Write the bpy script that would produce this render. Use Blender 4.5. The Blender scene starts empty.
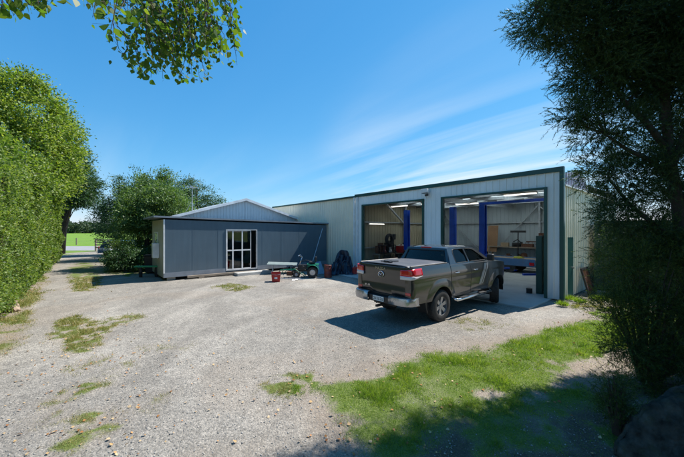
import bpy, math, random
import numpy as np
from mathutils import Vector, Matrix, noise
from mathutils.geometry import tessellate_polygon
R = math.radians
random.seed(7); RNG = np.random.default_rng(7)
C = bpy.context.scene.collection
sc = bpy.context.scene
# ---------------------------------------------------------------- camera, sky, sun, exposure
CAMH = 2.3
F = 304.0                                   # focal length in pixels of the 684 px wide photograph
cd = bpy.data.cameras.new('camera'); cam = bpy.data.objects.new('camera', cd); C.objects.link(cam)
cam.location = (0, 0, CAMH); cam.rotation_euler = (R(90), 0, 0)
cd.lens = 36 * F / 684; cd.sensor_width = 36; cd.shift_y = 2.5 / 684; cd.clip_start = 0.05; cd.clip_end = 4000
sc.camera = cam
SUN_EL = 54.0
SUN_DIR = Vector((0.87, 0.49, 0)).normalized()
SUN_AZ = math.atan2(SUN_DIR.x, SUN_DIR.y)   # clockwise from +Y
w = bpy.data.worlds.new('World'); sc.world = w; w.use_nodes = True
nt = w.node_tree; N = nt.nodes; L = nt.links
bg = N['Background']; bg.inputs['Strength'].default_value = 0.14
sky = N.new('ShaderNodeTexSky'); sky.sky_type = 'NISHITA'; sky.sun_disc = False
sky.sun_elevation = R(SUN_EL); sky.sun_rotation = SUN_AZ; sky.altitude = 0; sky.air_density = 1.0; sky.dust_density = 0.0; sky.ozone_density = 3.0
tc = N.new('ShaderNodeTexCoord'); sx = N.new('ShaderNodeSeparateXYZ'); L.new(tc.outputs['Generated'], sx.inputs[0])
def mth(op, a, b=None, clamp=False, NN=None, LL=None):
    NN = NN or N; LL = LL or L
    n = NN.new('ShaderNodeMath'); n.operation = op; n.use_clamp = clamp
    for i, v in enumerate((a, b)):
        if v is None: continue
        if isinstance(v, (int, float)): n.inputs[i].default_value = v
        else: LL.new(v, n.inputs[i])
    return n.outputs[0]
zz = mth('ADD', mth('MAXIMUM', sx.outputs[2], 0.0), 0.12)
cx = mth('DIVIDE', sx.outputs[0], zz); cy = mth('DIVIDE', sx.outputs[1], zz)
cb = N.new('ShaderNodeCombineXYZ'); L.new(cx, cb.inputs[0]); L.new(cy, cb.inputs[1])
mp = N.new('ShaderNodeMapping'); L.new(cb.outputs[0], mp.inputs[0]); mp.inputs['Rotation'].default_value = (0, 0, R(48)); mp0 = mp; mp = N.new('ShaderNodeMapping'); L.new(mp0.outputs[0], mp.inputs[0]); mp.inputs['Scale'].default_value = (0.20, 1.5, 1)
n1 = N.new('ShaderNodeTexNoise'); L.new(mp.outputs[0], n1.inputs['Vector']); n1.inputs['Scale'].default_value = 0.8; n1.inputs['Detail'].default_value = 9; n1.inputs['Roughness'].default_value = 0.55; n1.inputs['Distortion'].default_value = 0.4
r1 = N.new('ShaderNodeMapRange'); L.new(n1.outputs[0], r1.inputs[0]); r1.inputs[1].default_value = 0.44; r1.inputs[2].default_value = 0.66
# thin cirrus stands low in the sky on the right and over the far fields
dv = N.new('ShaderNodeVectorMath'); dv.operation = 'DOT_PRODUCT'; L.new(tc.outputs['Generated'], dv.inputs[0]); dv.inputs[1].default_value = Vector((0.36, 0.92, 0.21)).normalized()
r2 = N.new('ShaderNodeMapRange'); L.new(dv.outputs['Value'], r2.inputs[0]); r2.inputs[1].default_value = 0.885; r2.inputs[2].default_value = 0.985; r2.interpolation_type = 'SMOOTHSTEP'
el = N.new('ShaderNodeMapRange'); L.new(sx.outputs[2], el.inputs[0]); el.inputs[1].default_value = 0.42; el.inputs[2].default_value = 0.10
low = N.new('ShaderNodeMapRange'); L.new(sx.outputs[2], low.inputs[0]); low.inputs[1].default_value = 0.30; low.inputs[2].default_value = 0.02; low.inputs[4].default_value = 0.30
fac = mth('MULTIPLY', r1.outputs[0], mth('ADD', mth('MULTIPLY', r2.outputs[0], mth('ADD', el.outputs[0], 0.15)), mth('ADD', low.outputs[0], 0.015)), clamp=True)
fac = mth('MULTIPLY', fac, 0.85)
# deepen the clear sky: a clean southern summer blue
ss = N.new('ShaderNodeSeparateColor'); L.new(sky.outputs[0], ss.inputs[0]); cc = N.new('ShaderNodeCombineColor')
for i_, (p_, c_) in enumerate(((1.28, 0.25), (0.70, 0.87), (0.47, 1.70))): L.new(mth('MULTIPLY', mth('POWER', ss.outputs[i_], p_), c_), cc.inputs[i_])
mx = N.new('ShaderNodeMix'); mx.data_type = 'RGBA'; L.new(fac, mx.inputs[0]); L.new(cc.outputs[0], mx.inputs[6]); mx.inputs[7].default_value = (3.7, 4.1, 4.4, 1)
L.new(mx.outputs[2], bg.inputs['Color'])
sd = bpy.data.lights.new('sun', 'SUN'); sd.energy = 4.9; sd.angle = R(0.53); sd.color = (1.0, 0.955, 0.89)
sun = bpy.data.objects.new('sun', sd); C.objects.link(sun); sun.location = (30, 20, 40)
sv = Vector((SUN_DIR.x * math.cos(R(SUN_EL)), SUN_DIR.y * math.cos(R(SUN_EL)), math.sin(R(SUN_EL))))
sun.rotation_euler = (-sv).to_track_quat('-Z', 'Y').to_euler()
sc.view_settings.view_transform = 'Standard'; sc.view_settings.look = 'None'; sc.view_settings.gamma = 1; sc.view_settings.use_curve_mapping = False
sc.view_settings.exposure = 0.8
sc.render.engine = 'CYCLES'
sc.cycles.use_denoising = True; sc.cycles.max_bounces = 7; sc.cycles.transparent_max_bounces = 12
sc.cycles.diffuse_bounces = 3; sc.cycles.glossy_bounces = 3; sc.cycles.transmission_bounces = 4
sc.cycles.caustics_reflective = False; sc.cycles.caustics_refractive = False; sc.cycles.sample_clamp_indirect = 6
sc.cycles.pixel_filter_type = 'BLACKMAN_HARRIS'
# ---------------------------------------------------------------- materials
def new_mat(name):
    m = bpy.data.materials.new(name); m.use_nodes = True
    return m, m.node_tree.nodes, m.node_tree.links, m.node_tree.nodes['Principled BSDF']
def ramp(NN, LL, src, stops):
    r = NN.new('ShaderNodeValToRGB'); LL.new(src, r.inputs[0])
    e = r.color_ramp.elements
    while len(e) < len(stops): e.new(0.5)
    for i, (p, c) in enumerate(stops):
        e[i].position = p; e[i].color = (*c, 1)
    return r.outputs[0]
def tex(NN, LL, vec, scale, detail=4, rough=0.55, kind='NOISE', dist=0.0):
    if kind == 'NOISE':
        n = NN.new('ShaderNodeTexNoise'); n.inputs['Detail'].default_value = detail; n.inputs['Roughness'].default_value = rough; n.inputs['Distortion'].default_value = dist
    else:
        n = NN.new('ShaderNodeTexVoronoi')
    n.inputs['Scale'].default_value = scale; LL.new(vec, n.inputs['Vector'])
    return n
def mixc(NN, LL, f, a, b, mode='MIX'):
    m = NN.new('ShaderNodeMix'); m.data_type = 'RGBA'; m.blend_type = mode
    for i, v in ((0, f), (6, a), (7, b)):
        if isinstance(v, (int, float)): m.inputs[i].default_value = v
        elif isinstance(v, tuple): m.inputs[i].default_value = (*v, 1)
        else: LL.new(v, m.inputs[i])
    return m.outputs[2]
def sc3(c, k): return tuple(min(1, x * k) for x in c)
def pbr(name, col, rough=0.6, metal=0.0, var=0.15, scale=3.0, bump=0.0, bscale=40, dirt=0.0, dirtcol=(0.12, 0.10, 0.08), coat=0.0, stretch=(1, 1, 1), spec=0.5):
    m, NN, LL, b = new_mat(name)
    t = NN.new('ShaderNodeTexCoord'); mp_ = NN.new('ShaderNodeMapping'); LL.new(t.outputs['Object'], mp_.inputs[0]); mp_.inputs['Scale'].default_value = stretch
    v = mp_.outputs[0]
    n = tex(NN, LL, v, scale, 6)
    c = ramp(NN, LL, n.outputs[0], [(0.3, sc3(col, 1 - var)), (0.7, sc3(col, 1 + var))])
    if dirt > 0:
        d = tex(NN, LL, v, scale * 0.6, 9, 0.7)
        r_ = NN.new('ShaderNodeMapRange'); LL.new(d.outputs[0], r_.inputs[0]); r_.inputs[1].default_value = 0.5; r_.inputs[2].default_value = 0.75; r_.inputs[4].default_value = dirt
        c = mixc(NN, LL, r_.outputs[0], c, dirtcol)
    LL.new(c, b.inputs['Base Color'])
    rr = NN.new('ShaderNodeMapRange'); LL.new(n.outputs[0], rr.inputs[0]); rr.inputs[3].default_value = max(0.02, rough - 0.08); rr.inputs[4].default_value = min(1, rough + 0.1)
    LL.new(rr.outputs[0], b.inputs['Roughness'])
    b.inputs['Metallic'].default_value = metal; b.inputs['Coat Weight'].default_value = coat; b.inputs['Specular IOR Level'].default_value = spec
    if bump > 0:
        n2 = tex(NN, LL, v, bscale, 5); bp = NN.new('ShaderNodeBump'); bp.inputs['Strength'].default_value = bump; bp.inputs['Distance'].default_value = 0.02
        LL.new(n2.outputs[0], bp.inputs['Height']); LL.new(bp.outputs[0], b.inputs['Normal'])
    return m
def leafmat(name, cols, trans=0.4, rough=0.5, tcol=None, patch=0.5, spec=0.35, pw=.4):
    m, NN, LL, b = new_mat(name)
    g = NN.new('ShaderNodeNewGeometry'); t = NN.new('ShaderNodeTexCoord')
    n = tex(NN, LL, t.outputs['Object'], patch, 3)
    f = mth('ADD', mth('MULTIPLY', g.outputs['Random Per Island'], 1 - pw, NN=NN, LL=LL), mth('MULTIPLY', n.outputs[0], pw, NN=NN, LL=LL), NN=NN, LL=LL)
    k = len(cols); c = ramp(NN, LL, f, [(0.15 + 0.7 * i / (k - 1), cols[i]) for i in range(k)])
    LL.new(c, b.inputs['Base Color']); b.inputs['Roughness'].default_value = rough; b.inputs['Specular IOR Level'].default_value = spec
    tr = NN.new('ShaderNodeBsdfTranslucent')
    tc_ = mixc(NN, LL, 1.0, c, tcol or (1.5, 1.6, 0.6), 'MULTIPLY'); LL.new(tc_, tr.inputs[0])
    ms = NN.new('ShaderNodeMixShader'); ms.inputs[0].default_value = trans; LL.new(b.outputs[0], ms.inputs[1]); LL.new(tr.outputs[0], ms.inputs[2])
    LL.new(ms.outputs[0], NN['Material Output'].inputs[0])
    return m
def glassmat(name, tint, refl=0.9, ior=1.55):
    m, NN, LL, b = new_mat(name); NN.remove(b)
    tr = NN.new('ShaderNodeBsdfTransparent'); tr.inputs[0].default_value = (*tint, 1)
    gl = NN.new('ShaderNodeBsdfGlossy'); gl.inputs['Roughness'].default_value = 0.02; gl.inputs[0].default_value = (refl, refl, refl, 1)
    fr = NN.new('ShaderNodeFresnel'); fr.inputs[0].default_value = ior
    ms = NN.new('ShaderNodeMixShader'); LL.new(fr.outputs[0], ms.inputs[0]); LL.new(tr.outputs[0], ms.inputs[1]); LL.new(gl.outputs[0], ms.inputs[2])
    LL.new(ms.outputs[0], NN['Material Output'].inputs[0]); return m
def emimat(name, col, s):
    m, NN, LL, b = new_mat(name); b.inputs['Base Color'].default_value = (*col, 1); b.inputs['Emission Color'].default_value = (*col, 1); b.inputs['Emission Strength'].default_value = s
    return m
def translucent_sheet(name, col):
    m, NN, LL, b = new_mat(name)
    tr = NN.new('ShaderNodeBsdfTranslucent'); tr.inputs[0].default_value = (*[min(1, 1.2 * q) for q in col], 1); b.inputs['Base Color'].default_value = (*col, 1)
    ms = NN.new('ShaderNodeMixShader'); ms.inputs[0].default_value = 0.85; LL.new(b.outputs[0], ms.inputs[1]); LL.new(tr.outputs[0], ms.inputs[2])
    LL.new(ms.outputs[0], NN['Material Output'].inputs[0]); return m
def cladmat(name, col, rough=0.45, streak=0.25, metal=0.0, dirtcol=(0.16, 0.13, 0.10), low=0.0):
    """painted steel sheet: faint vertical streaks, dust near the ground"""
    m, NN, LL, b = new_mat(name)
    t = NN.new('ShaderNodeTexCoord'); mp_ = NN.new('ShaderNodeMapping'); LL.new(t.outputs['Object'], mp_.inputs[0]); mp_.inputs['Scale'].default_value = (3, 3, 0.25)
    n = tex(NN, LL, mp_.outputs[0], 2.5, 8, 0.6); n3 = tex(NN, LL, t.outputs['Object'], 0.7, 4)
    c = ramp(NN, LL, n.outputs[0], [(0.3, sc3(col, 1 - streak * 0.5)), (0.7, sc3(col, 1 + streak * 0.35))])
    c = mixc(NN, LL, 0.35, c, ramp(NN, LL, n3.outputs[0], [(0.3, sc3(col, 0.75)), (0.7, sc3(col, 1.15))]))
    d = tex(NN, LL, mp_.outputs[0], 6, 9, 0.75)
    r_ = NN.new('ShaderNodeMapRange'); LL.new(d.outputs[0], r_.inputs[0]); r_.inputs[1].default_value = 0.52; r_.inputs[2].default_value = 0.8; r_.inputs[4].default_value = streak
    s3 = NN.new('ShaderNodeSeparateXYZ'); LL.new(t.outputs['Object'], s3.inputs[0])
    hz = NN.new('ShaderNodeMapRange'); LL.new(s3.outputs[2], hz.inputs[0]); hz.inputs[1].default_value = 0.9; hz.inputs[2].default_value = 0.0; hz.inputs[4].default_value = low
    f = mth('ADD', r_.outputs[0], mth('MULTIPLY', hz.outputs[0], mth('ADD', d.outputs[0], 0.2, NN=NN, LL=LL), NN=NN, LL=LL), clamp=True, NN=NN, LL=LL)
    c = mixc(NN, LL, f, c, dirtcol)
    LL.new(c, b.inputs['Base Color']); b.inputs['Roughness'].default_value = rough; b.inputs['Metallic'].default_value = metal
    n2 = tex(NN, LL, t.outputs['Object'], 1.6, 3); bp = NN.new('ShaderNodeBump'); bp.inputs['Strength'].default_value = 0.25; bp.inputs['Distance'].default_value = 0.02
    LL.new(n2.outputs[0], bp.inputs['Height']); LL.new(bp.outputs[0], b.inputs['Normal'])
    return m
M = {}
M['white_clad'] = cladmat('pale_steel_cladding', (0.80, 0.82, 0.81), 0.4, 0.14, low=0.25)
M['beige_clad'] = cladmat('beige_steel_cladding', (0.82, 0.745, 0.58), 0.45, 0.15, low=0.3)
M['lilac_clad'] = cladmat('lilac_steel_sheet', (0.52, 0.48, 0.60), 0.4, 0.1)
M['zinc_clad'] = cladmat('bare_zinc_sheet', (0.62, 0.66, 0.69), 0.35, 0.25, metal=0.1)
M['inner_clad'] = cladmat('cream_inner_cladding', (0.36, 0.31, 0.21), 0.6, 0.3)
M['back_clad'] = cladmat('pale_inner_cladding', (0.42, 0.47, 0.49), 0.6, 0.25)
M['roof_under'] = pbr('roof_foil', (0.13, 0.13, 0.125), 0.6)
M['skylight'] = translucent_sheet('translucent_roof_sheet', (0.75, 0.8, 0.78))
M['green_trim'] = pbr('dark_green_paint', (0.008, 0.062, 0.052), 0.35, var=0.1)
M['green_dark'] = pbr('faded_green_paint', (0.02, 0.06, 0.04), 0.5, dirt=0.3)
M['cabin_blue'] = cladmat('slate_blue_board', (0.082, 0.128, 0.165), 0.45, 0.28, dirtcol=(0.20, 0.19, 0.18), low=0.28)
M['cabin_side'] = cladmat('cream_board', (0.42, 0.40, 0.31), 0.5, 0.2, low=0.3)
M['cabin_roof'] = pbr('grey_roof_sheet', (0.23, 0.26, 0.30), 0.4, 0.2)
M['white'] = pbr('white_paint', (0.75, 0.75, 0.74), 0.4, dirt=0.15)
M['alu'] = pbr('aluminium_frame', (0.66, 0.67, 0.68), 0.35, 0.3)
M['dark'] = pbr('dark_interior', (0.02, 0.02, 0.022), 0.8)
M['black'] = pbr('black_plastic', (0.015, 0.015, 0.016), 0.45)
M['rubber'] = pbr('tyre_rubber', (0.022, 0.021, 0.020), 0.75, var=0.3, scale=8, dirt=0.5, dirtcol=(0.10, 0.09, 0.075))
M['steel'] = pbr('grey_steel', (0.35, 0.36, 0.37), 0.4, 0.8)
M['galv'] = pbr('galvanised_steel', (0.42, 0.44, 0.46), 0.45, 0.6, var=0.2, scale=12)
M['rust'] = pbr('rusty_iron', (0.13, 0.055, 0.03), 0.8, var=0.4, scale=14)
M['hoist_blue'] = pbr('hoist_blue_paint', (0.010, 0.065, 0.42), 0.35)
M['trailer_blue'] = pbr('faded_blue_paint', (0.06, 0.16, 0.33), 0.5, dirt=0.4)
M['timber'] = pbr('weathered_timber', (0.26, 0.21, 0.16), 0.8, var=0.3, stretch=(1, 12, 12), bump=0.3)
M['ply'] = pbr('brown_plywood', (0.26, 0.14, 0.07), 0.7, var=0.2)
M['paleboard'] = pbr('pale_grey_board', (0.17, 0.22, 0.22), 0.6, dirt=0.5)
M['red'] = pbr('red_plastic', (0.42, 0.012, 0.010), 0.4, dirt=0.2)
M['darkred'] = pbr('dark_red_drum', (0.13, 0.025, 0.022), 0.5, dirt=0.5)
M['tarp'] = pbr('blue_black_tarpaulin', (0.012, 0.022, 0.042), 0.35, var=0.3, bump=0.4, bscale=9)
M['mower_green'] = pbr('mower_green_paint', (0.01, 0.16, 0.085), 0.35, dirt=0.3)
M['green_plank'] = pbr('bright_green_plank', (0.03, 0.30, 0.13), 0.5)
M['concrete'] = pbr('concrete', (0.40, 0.40, 0.38), 0.8, var=0.12, scale=1.6, bump=0.15, bscale=90, dirt=0.45, dirtcol=(0.20, 0.18, 0.155))
M['asphalt'] = pbr('asphalt', (0.10, 0.10, 0.105), 0.85, var=0.2, scale=20)
M['rock'] = pbr('grey_rock', (0.045, 0.043, 0.036), 0.95, var=0.7, scale=9, bump=1.0, bscale=26, dirt=0.8, dirtcol=(0.035, 0.045, 0.018), spec=.2)
M['bark'] = pbr('bark', (0.045, 0.034, 0.026), 0.9, var=0.4, scale=9, bump=1.0, bscale=30, stretch=(1, 1, 0.2))
M['twig'] = pbr('twig_bark', (0.07, 0.05, 0.04), 0.9, var=0.3)
M['birch_bark'] = pbr('birch_bark', (0.45, 0.42, 0.38), 0.8, var=0.3, scale=6, stretch=(1, 1, 4))
M['glass'] = glassmat('window_glass', (0.75, 0.82, 0.80))
M['car_glass'] = glassmat('tinted_car_glass', (0.50, 0.62, 0.56), 0.6, 1.38)
M['tube'] = emimat('fluorescent_tube', (1.0, 0.95, 0.85), 1.1)
M['lens_red'] = pbr('red_lens', (0.50, 0.008, 0.012), 0.12, var=0.05, coat=0.8)
M['lens_clear'] = pbr('clear_lens', (0.60, 0.56, 0.56), 0.1, var=0.05, coat=0.8)
M['chrome'] = pbr('chrome', (0.62, 0.63, 0.65), 0.16, 0.95, var=0.05)
M['bumper'] = pbr('silver_bumper', (0.42, 0.42, 0.43), 0.25, 0.7, var=0.08, dirt=0.35, dirtcol=(0.18, 0.15, 0.12))
M['rim'] = pbr('alloy_rim', (0.40, 0.40, 0.41), 0.35, 0.6, var=0.1, dirt=0.3)
M['tonneau'] = pbr('grey_tonneau_cover', (0.08, 0.08, 0.086), 0.42, var=0.12, bump=0.15, bscale=5)
M['seat'] = pbr('seat_fabric', (0.035, 0.035, 0.038), 0.9)
M['plate'] = pbr('number_plate', (0.70, 0.70, 0.68), 0.4)
M['ink'] = pbr('plate_ink', (0.02, 0.02, 0.02), 0.5)
M['stripe'] = pbr('silver_stripe', (0.36, 0.37, 0.39), 0.35, 0.4)
M['car_blue'] = pbr('light_blue_car_paint', (0.10, 0.26, 0.55), 0.25, 0.2, coat=0.6)
M['card'] = pbr('cardboard', (0.36, 0.25, 0.15), 0.8)
M['yellow'] = pbr('yellow_green_strap', (0.5, 0.5, 0.05), 0.6)
M['orange'] = pbr('orange_red_paint', (0.45, 0.04, 0.025), 0.4)
# dusty dark metallic car paint
def paint():
    m, NN, LL, b = new_mat('dark_grey_metallic_paint')
    t = NN.new('ShaderNodeTexCoord'); n = tex(NN, LL, t.outputs['Object'], 2.2, 8, 0.7)
    s3 = NN.new('ShaderNodeSeparateXYZ'); LL.new(t.outputs['Object'], s3.inputs[0])
    hz = NN.new('ShaderNodeMapRange'); LL.new(s3.outputs[2], hz.inputs[0]); hz.inputs[1].default_value = 1.0; hz.inputs[2].default_value = 0.45; hz.inputs[4].default_value = 0.25
    f = mth('MULTIPLY', hz.outputs[0], n.outputs[0], NN=NN, LL=LL, clamp=True)
    c = mixc(NN, LL, f, (0.036, 0.037, 0.039), (0.09, 0.084, 0.078)); LL.new(c, b.inputs['Base Color'])
    b.inputs['Metallic'].default_value = 0.5; b.inputs['Coat Weight'].default_value = 1.0; b.inputs['Coat Roughness'].default_value = 0.04
    rr = NN.new('ShaderNodeMapRange'); LL.new(f, rr.inputs[0]); rr.inputs[3].default_value = 0.34; rr.inputs[4].default_value = 0.6; LL.new(rr.outputs[0], b.inputs['Roughness'])
    return m
M['paint'] = paint()
M['leaf_hedge'] = leafmat('hedge_leaves', [(0.022, 0.050, 0.010), (0.07, 0.13, 0.022), (0.14, 0.215, 0.038), (0.29, 0.32, 0.08)], 0.4, patch=0.9)
M['leaf_crown'] = leafmat('glossy_tree_leaves', [(0.04, 0.08, 0.014), (0.11, 0.185, 0.026), (0.21, 0.28, 0.05), (0.32, 0.35, 0.09)], 0.42, patch=0.35)
M['leaf_dark'] = leafmat('dark_conifer_leaves', [(0.022, 0.058, 0.025), (0.045, 0.10, 0.038), (0.075, 0.14, 0.045)], 0.22, patch=0.5)
M['leaf_mid'] = leafmat('broad_leaves', [(0.05, 0.10, 0.028), (0.095, 0.165, 0.045), (0.16, 0.23, 0.075)], 0.32, patch=0.6)
M['leaf_fine'] = leafmat('fine_dark_needles', [(0.010, 0.030, 0.016), (0.032, 0.068, 0.028), (0.080, 0.12, 0.034)], 0.38, patch=0.9)
M['leaf_shrub'] = leafmat('shrub_needles', [(0.014, 0.032, 0.010), (0.036, 0.070, 0.016), (0.13, 0.17, 0.03)], 0.34, patch=1.1)
M['leaf_birch'] = leafmat('birch_leaves', [(0.045, 0.095, 0.015), (0.08, 0.15, 0.02), (0.16, 0.19, 0.03)], 0.5, rough=0.42, patch=2.0, spec=0.4)
M['leaf_far'] = leafmat('far_tree_leaves', [(0.035, 0.06, 0.03), (0.05, 0.085, 0.04), (0.07, 0.105, 0.05)], 0.2, patch=0.05)
M['grass'] = leafmat('grass_blades', [(0.032, 0.072, 0.011), (0.095, 0.175, 0.020), (0.165, 0.25, 0.032), (0.26, 0.31, 0.065), (0.44, 0.39, 0.19)], 0.42, patch=2.6, pw=.75)
M['dry_grass'] = leafmat('thin_dry_grass', [(0.06, 0.11, 0.02), (0.15, 0.19, 0.04), (0.26, 0.24, 0.09), (0.40, 0.31, 0.15), (0.34, 0.20, 0.10)], 0.3, patch=3.0, pw=.6)
M['litter'] = leafmat('dry_fallen_leaves', [(0.20, 0.07, 0.02), (0.38, 0.17, 0.05), (0.50, 0.33, 0.15), (0.55, 0.42, 0.26)], 0.15, tcol=(1, 1, 1), patch=3)
M['pebble'] = leafmat('gravel_stones', [(0.17, 0.165, 0.155), (0.28, 0.27, 0.25), (0.40, 0.38, 0.35)], 0.0, rough=0.85, patch=6)
# ---------------------------------------------------------------- mesh helpers
class MB:
    def __init__(s): s.v = []; s.f = []; s.M = Matrix()
    def add(s, vs, fs):
        o = len(s.v); s.v += [s.M @ Vector(p) for p in vs]; s.f += [tuple(i + o for i in f) for f in fs]; return s
    def box(s, x0, x1, y0, y1, z0, z1):
        return s.add([(x0, y0, z0), (x1, y0, z0), (x1, y1, z0), (x0, y1, z0), (x0, y0, z1), (x1, y0, z1), (x1, y1, z1), (x0, y1, z1)],
                     [(0, 3, 2, 1), (4, 5, 6, 7), (0, 1, 5, 4), (1, 2, 6, 5), (2, 3, 7, 6), (3, 0, 4, 7)])
    def bar(s, p, q, w, h):
        p = Vector(p); q = Vector(q); d = (q - p).normalized()
        up = Vector((0, 0, 1)) if abs(d.z) < 0.95 else Vector((0, 1, 0))
        a = d.cross(up).normalized() * w / 2; b = a.cross(d).normalized() * h / 2
        return s.add([p - a - b, p + a - b, p + a + b, p - a + b, q - a - b, q + a - b, q + a + b, q - a + b],
                     [(0, 1, 2, 3), (7, 6, 5, 4), (0, 4, 5, 1), (1, 5, 6, 2), (2, 6, 7, 3), (3, 7, 4, 0)])
    def tube(s, pts, rad, n=8, cap=True):
        pts = [Vector(p) for p in pts]; rad = rad if isinstance(rad, (list, tuple)) else [rad] * len(pts)
        vs = []; fs = []; prev = None
        for i, p in enumerate(pts):
            d = (pts[min(i + 1, len(pts) - 1)] - pts[max(i - 1, 0)]).normalized()
            if prev is None:
                prev = d.orthogonal().normalized()
            a = (prev - d * prev.dot(d)); a = a.normalized() if a.length > 1e-6 else d.orthogonal().normalized()
            prev = a; b = d.cross(a)
            for k in range(n):
                t = 2 * math.pi * k / n; vs.append(p + (a * math.cos(t) + b * math.sin(t)) * rad[i])
        for i in range(len(pts) - 1):
            for k in range(n):
                fs.append((i * n + k, i * n + (k + 1) % n, (i + 1) * n + (k + 1) % n, (i + 1) * n + k))
        if cap: fs.append(tuple(range(n - 1, -1, -1))); fs.append(tuple((len(pts) - 1) * n + k for k in range(n)))
        return s.add(vs, fs)
    def lathe(s, prof, n=24, axis='Z'):
        """prof: list of (r, h)"""
        vs = []; fs = []
        for r_, h in prof:
            for k in range(n):
                t = 2 * math.pi * k / n; c_, s_ = r_ * math.cos(t), r_ * math.sin(t)
                vs.append((c_, s_, h) if axis == 'Z' else (c_, h, s_))
        m = len(prof)
        for i in range(m - 1):
            for k in range(n):
                fs.append((i * n + k, i * n + (k + 1) % n, (i + 1) * n + (k + 1) % n, (i + 1) * n + k))
        return s.add(vs, fs)
    def prism(s, pts, e):
        """pts: 3D polygon, e: extrusion vector"""
        e = Vector(e); n = len(pts); v = [Vector(p) for p in pts]; v2 = [p + e for p in v]
        return s.add(v + v2, [tuple(range(n - 1, -1, -1)), tuple(range(n, 2 * n))] + [(i, (i + 1) % n, (i + 1) % n + n, i + n) for i in range(n)])
    def holed(s, loops, mapf, thick):
        """2D outline with holes (loops[0] is the outline) mapped to 3D; thick: extrusion vector"""
        l3 = [[Vector((p[0], p[1], 0)) for p in lp] for lp in loops]
        tris = tessellate_polygon(l3); flat = [p for lp in loops for p in lp]
        A = [Vector(mapf(*p)) for p in flat]; e = Vector(thick); n = len(flat); B = [p + e for p in A]
        fs = [tuple(t) for t in tris] + [tuple(i + n for i in reversed(t)) for t in tris]
        o = 0
        for lp in loops:
            k = len(lp); fs += [(o + i, o + (i + 1) % k, o + (i + 1) % k + n, o + i + n) for i in range(k)]; o += k
        return s.add(A + B, fs)
    def grid(s, P):
        """P[i][j] points"""
        n, m = len(P), len(P[0])
        return s.add([p for row in P for p in row], [(i * m + j, (i + 1) * m + j, (i + 1) * m + j + 1, i * m + j + 1) for i in range(n - 1) for j in range(m - 1)])
    def clad(s, o, d, nrm, s0, s1, zlo, zhi, pitch=0.25, depth=0.022, rib=0.05):
        """ribbed sheet: o origin, d direction along, nrm outward; ribs stand every pitch from s=0"""
        o = Vector(o); d = Vector(d); nrm = Vector(nrm)
        fl = zlo if callable(zlo) else (lambda q: zlo); fh = zhi if callable(zhi) else (lambda q: zhi)
        st = {s0: 0, s1: 0}
        k = math.floor(s0 / pitch) - 1
        while k * pitch < s1 + pitch:
            c_ = k * pitch
            for dx, v in ((-rib * 0.62, 0), (-rib * 0.34, depth), (rib * 0.34, depth), (rib * 0.62, 0)):
                if s0 < c_ + dx < s1: st[c_ + dx] = v
            k += 1
        ks = sorted(st); P = []
        for q in ks:
            b = o + d * q + nrm * st[q]; P.append([b + Vector((0, 0, fl(q))), b + Vector((0, 0, fh(q)))])
        return s.grid(P)
    def build(s, name, mat, parent=None, smooth=False, bevel=0.0, loc=None, auto=None):
        me = bpy.data.meshes.new(name); me.from_pydata([tuple(v) for v in s.v], [], s.f); me.update()
        if smooth: me.polygons.foreach_set('use_smooth', [True] * len(me.polygons))
        o = bpy.data.objects.new(name, me); C.objects.link(o); me.materials.append(mat)
        if auto: me.set_sharp_from_angle(angle=R(auto))
        if bevel:
            b = o.modifiers.new('bevel', 'BEVEL'); b.width = bevel; b.segments = 2; b.limit_method = 'ANGLE'; b.angle_limit = R(35)
        if parent: o.parent = parent
        if loc: o.location = loc
        return o
def split_build(mb, name, mat, parent=None, **k):
    """one object per connected piece"""
    par = list(range(len(mb.v)))
    def find(i):
        while par[i] != i: par[i] = par[par[i]]; i = par[i]
        return i
    for f in mb.f:
        for i in f[1:]: par[find(i)] = find(f[0])
    gr_ = {}
    for f in mb.f: gr_.setdefault(find(f[0]), []).append(f)
    out = []
    for fs in gr_.values():
        ids = sorted({i for f in fs for i in f}); mp_ = {i: j for j, i in enumerate(ids)}; m = MB(); m.v = [mb.v[i] for i in ids]; m.f = [tuple(mp_[i] for i in f) for f in fs]; out.append(m.build(name, mat, parent, **k))
    return out
def tag(o, label=None, cat=None, group=None, kind=None):
    if label: o['label'] = label
    if cat: o['category'] = cat
    if group: o['group'] = group
    if kind: o['kind'] = kind
    return o
def thing(name, label, cat, loc=(0, 0, 0), rz=0, group=None):
    o = bpy.data.objects.new(name, None); C.objects.link(o); o.location = loc; o.rotation_euler = (0, 0, rz); o.empty_display_size = 0.3
    return tag(o, label, cat, group)
def npmesh(name, V, Fq, mat, parent=None, smooth=False):
    """V (n,3) float, Fq (m,k) int"""
    me = bpy.data.meshes.new(name); me.vertices.add(len(V)); me.vertices.foreach_set('co', np.asarray(V, np.float32).ravel())
    m, k = Fq.shape; me.loops.add(m * k); me.loops.foreach_set('vertex_index', Fq.astype(np.int32).ravel())
    me.polygons.add(m); me.polygons.foreach_set('loop_start', np.arange(0, m * k, k, dtype=np.int32)); me.polygons.foreach_set('loop_total', np.full(m, k, np.int32))
    me.update(calc_edges=True)
    if smooth: me.polygons.foreach_set('use_smooth', np.ones(m, bool))
    me.materials.append(mat); o = bpy.data.objects.new(name, me); C.objects.link(o)
    if parent: o.parent = parent
    return o
def unit(a): return a / np.maximum(np.linalg.norm(a, axis=-1, keepdims=True), 1e-9)
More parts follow.
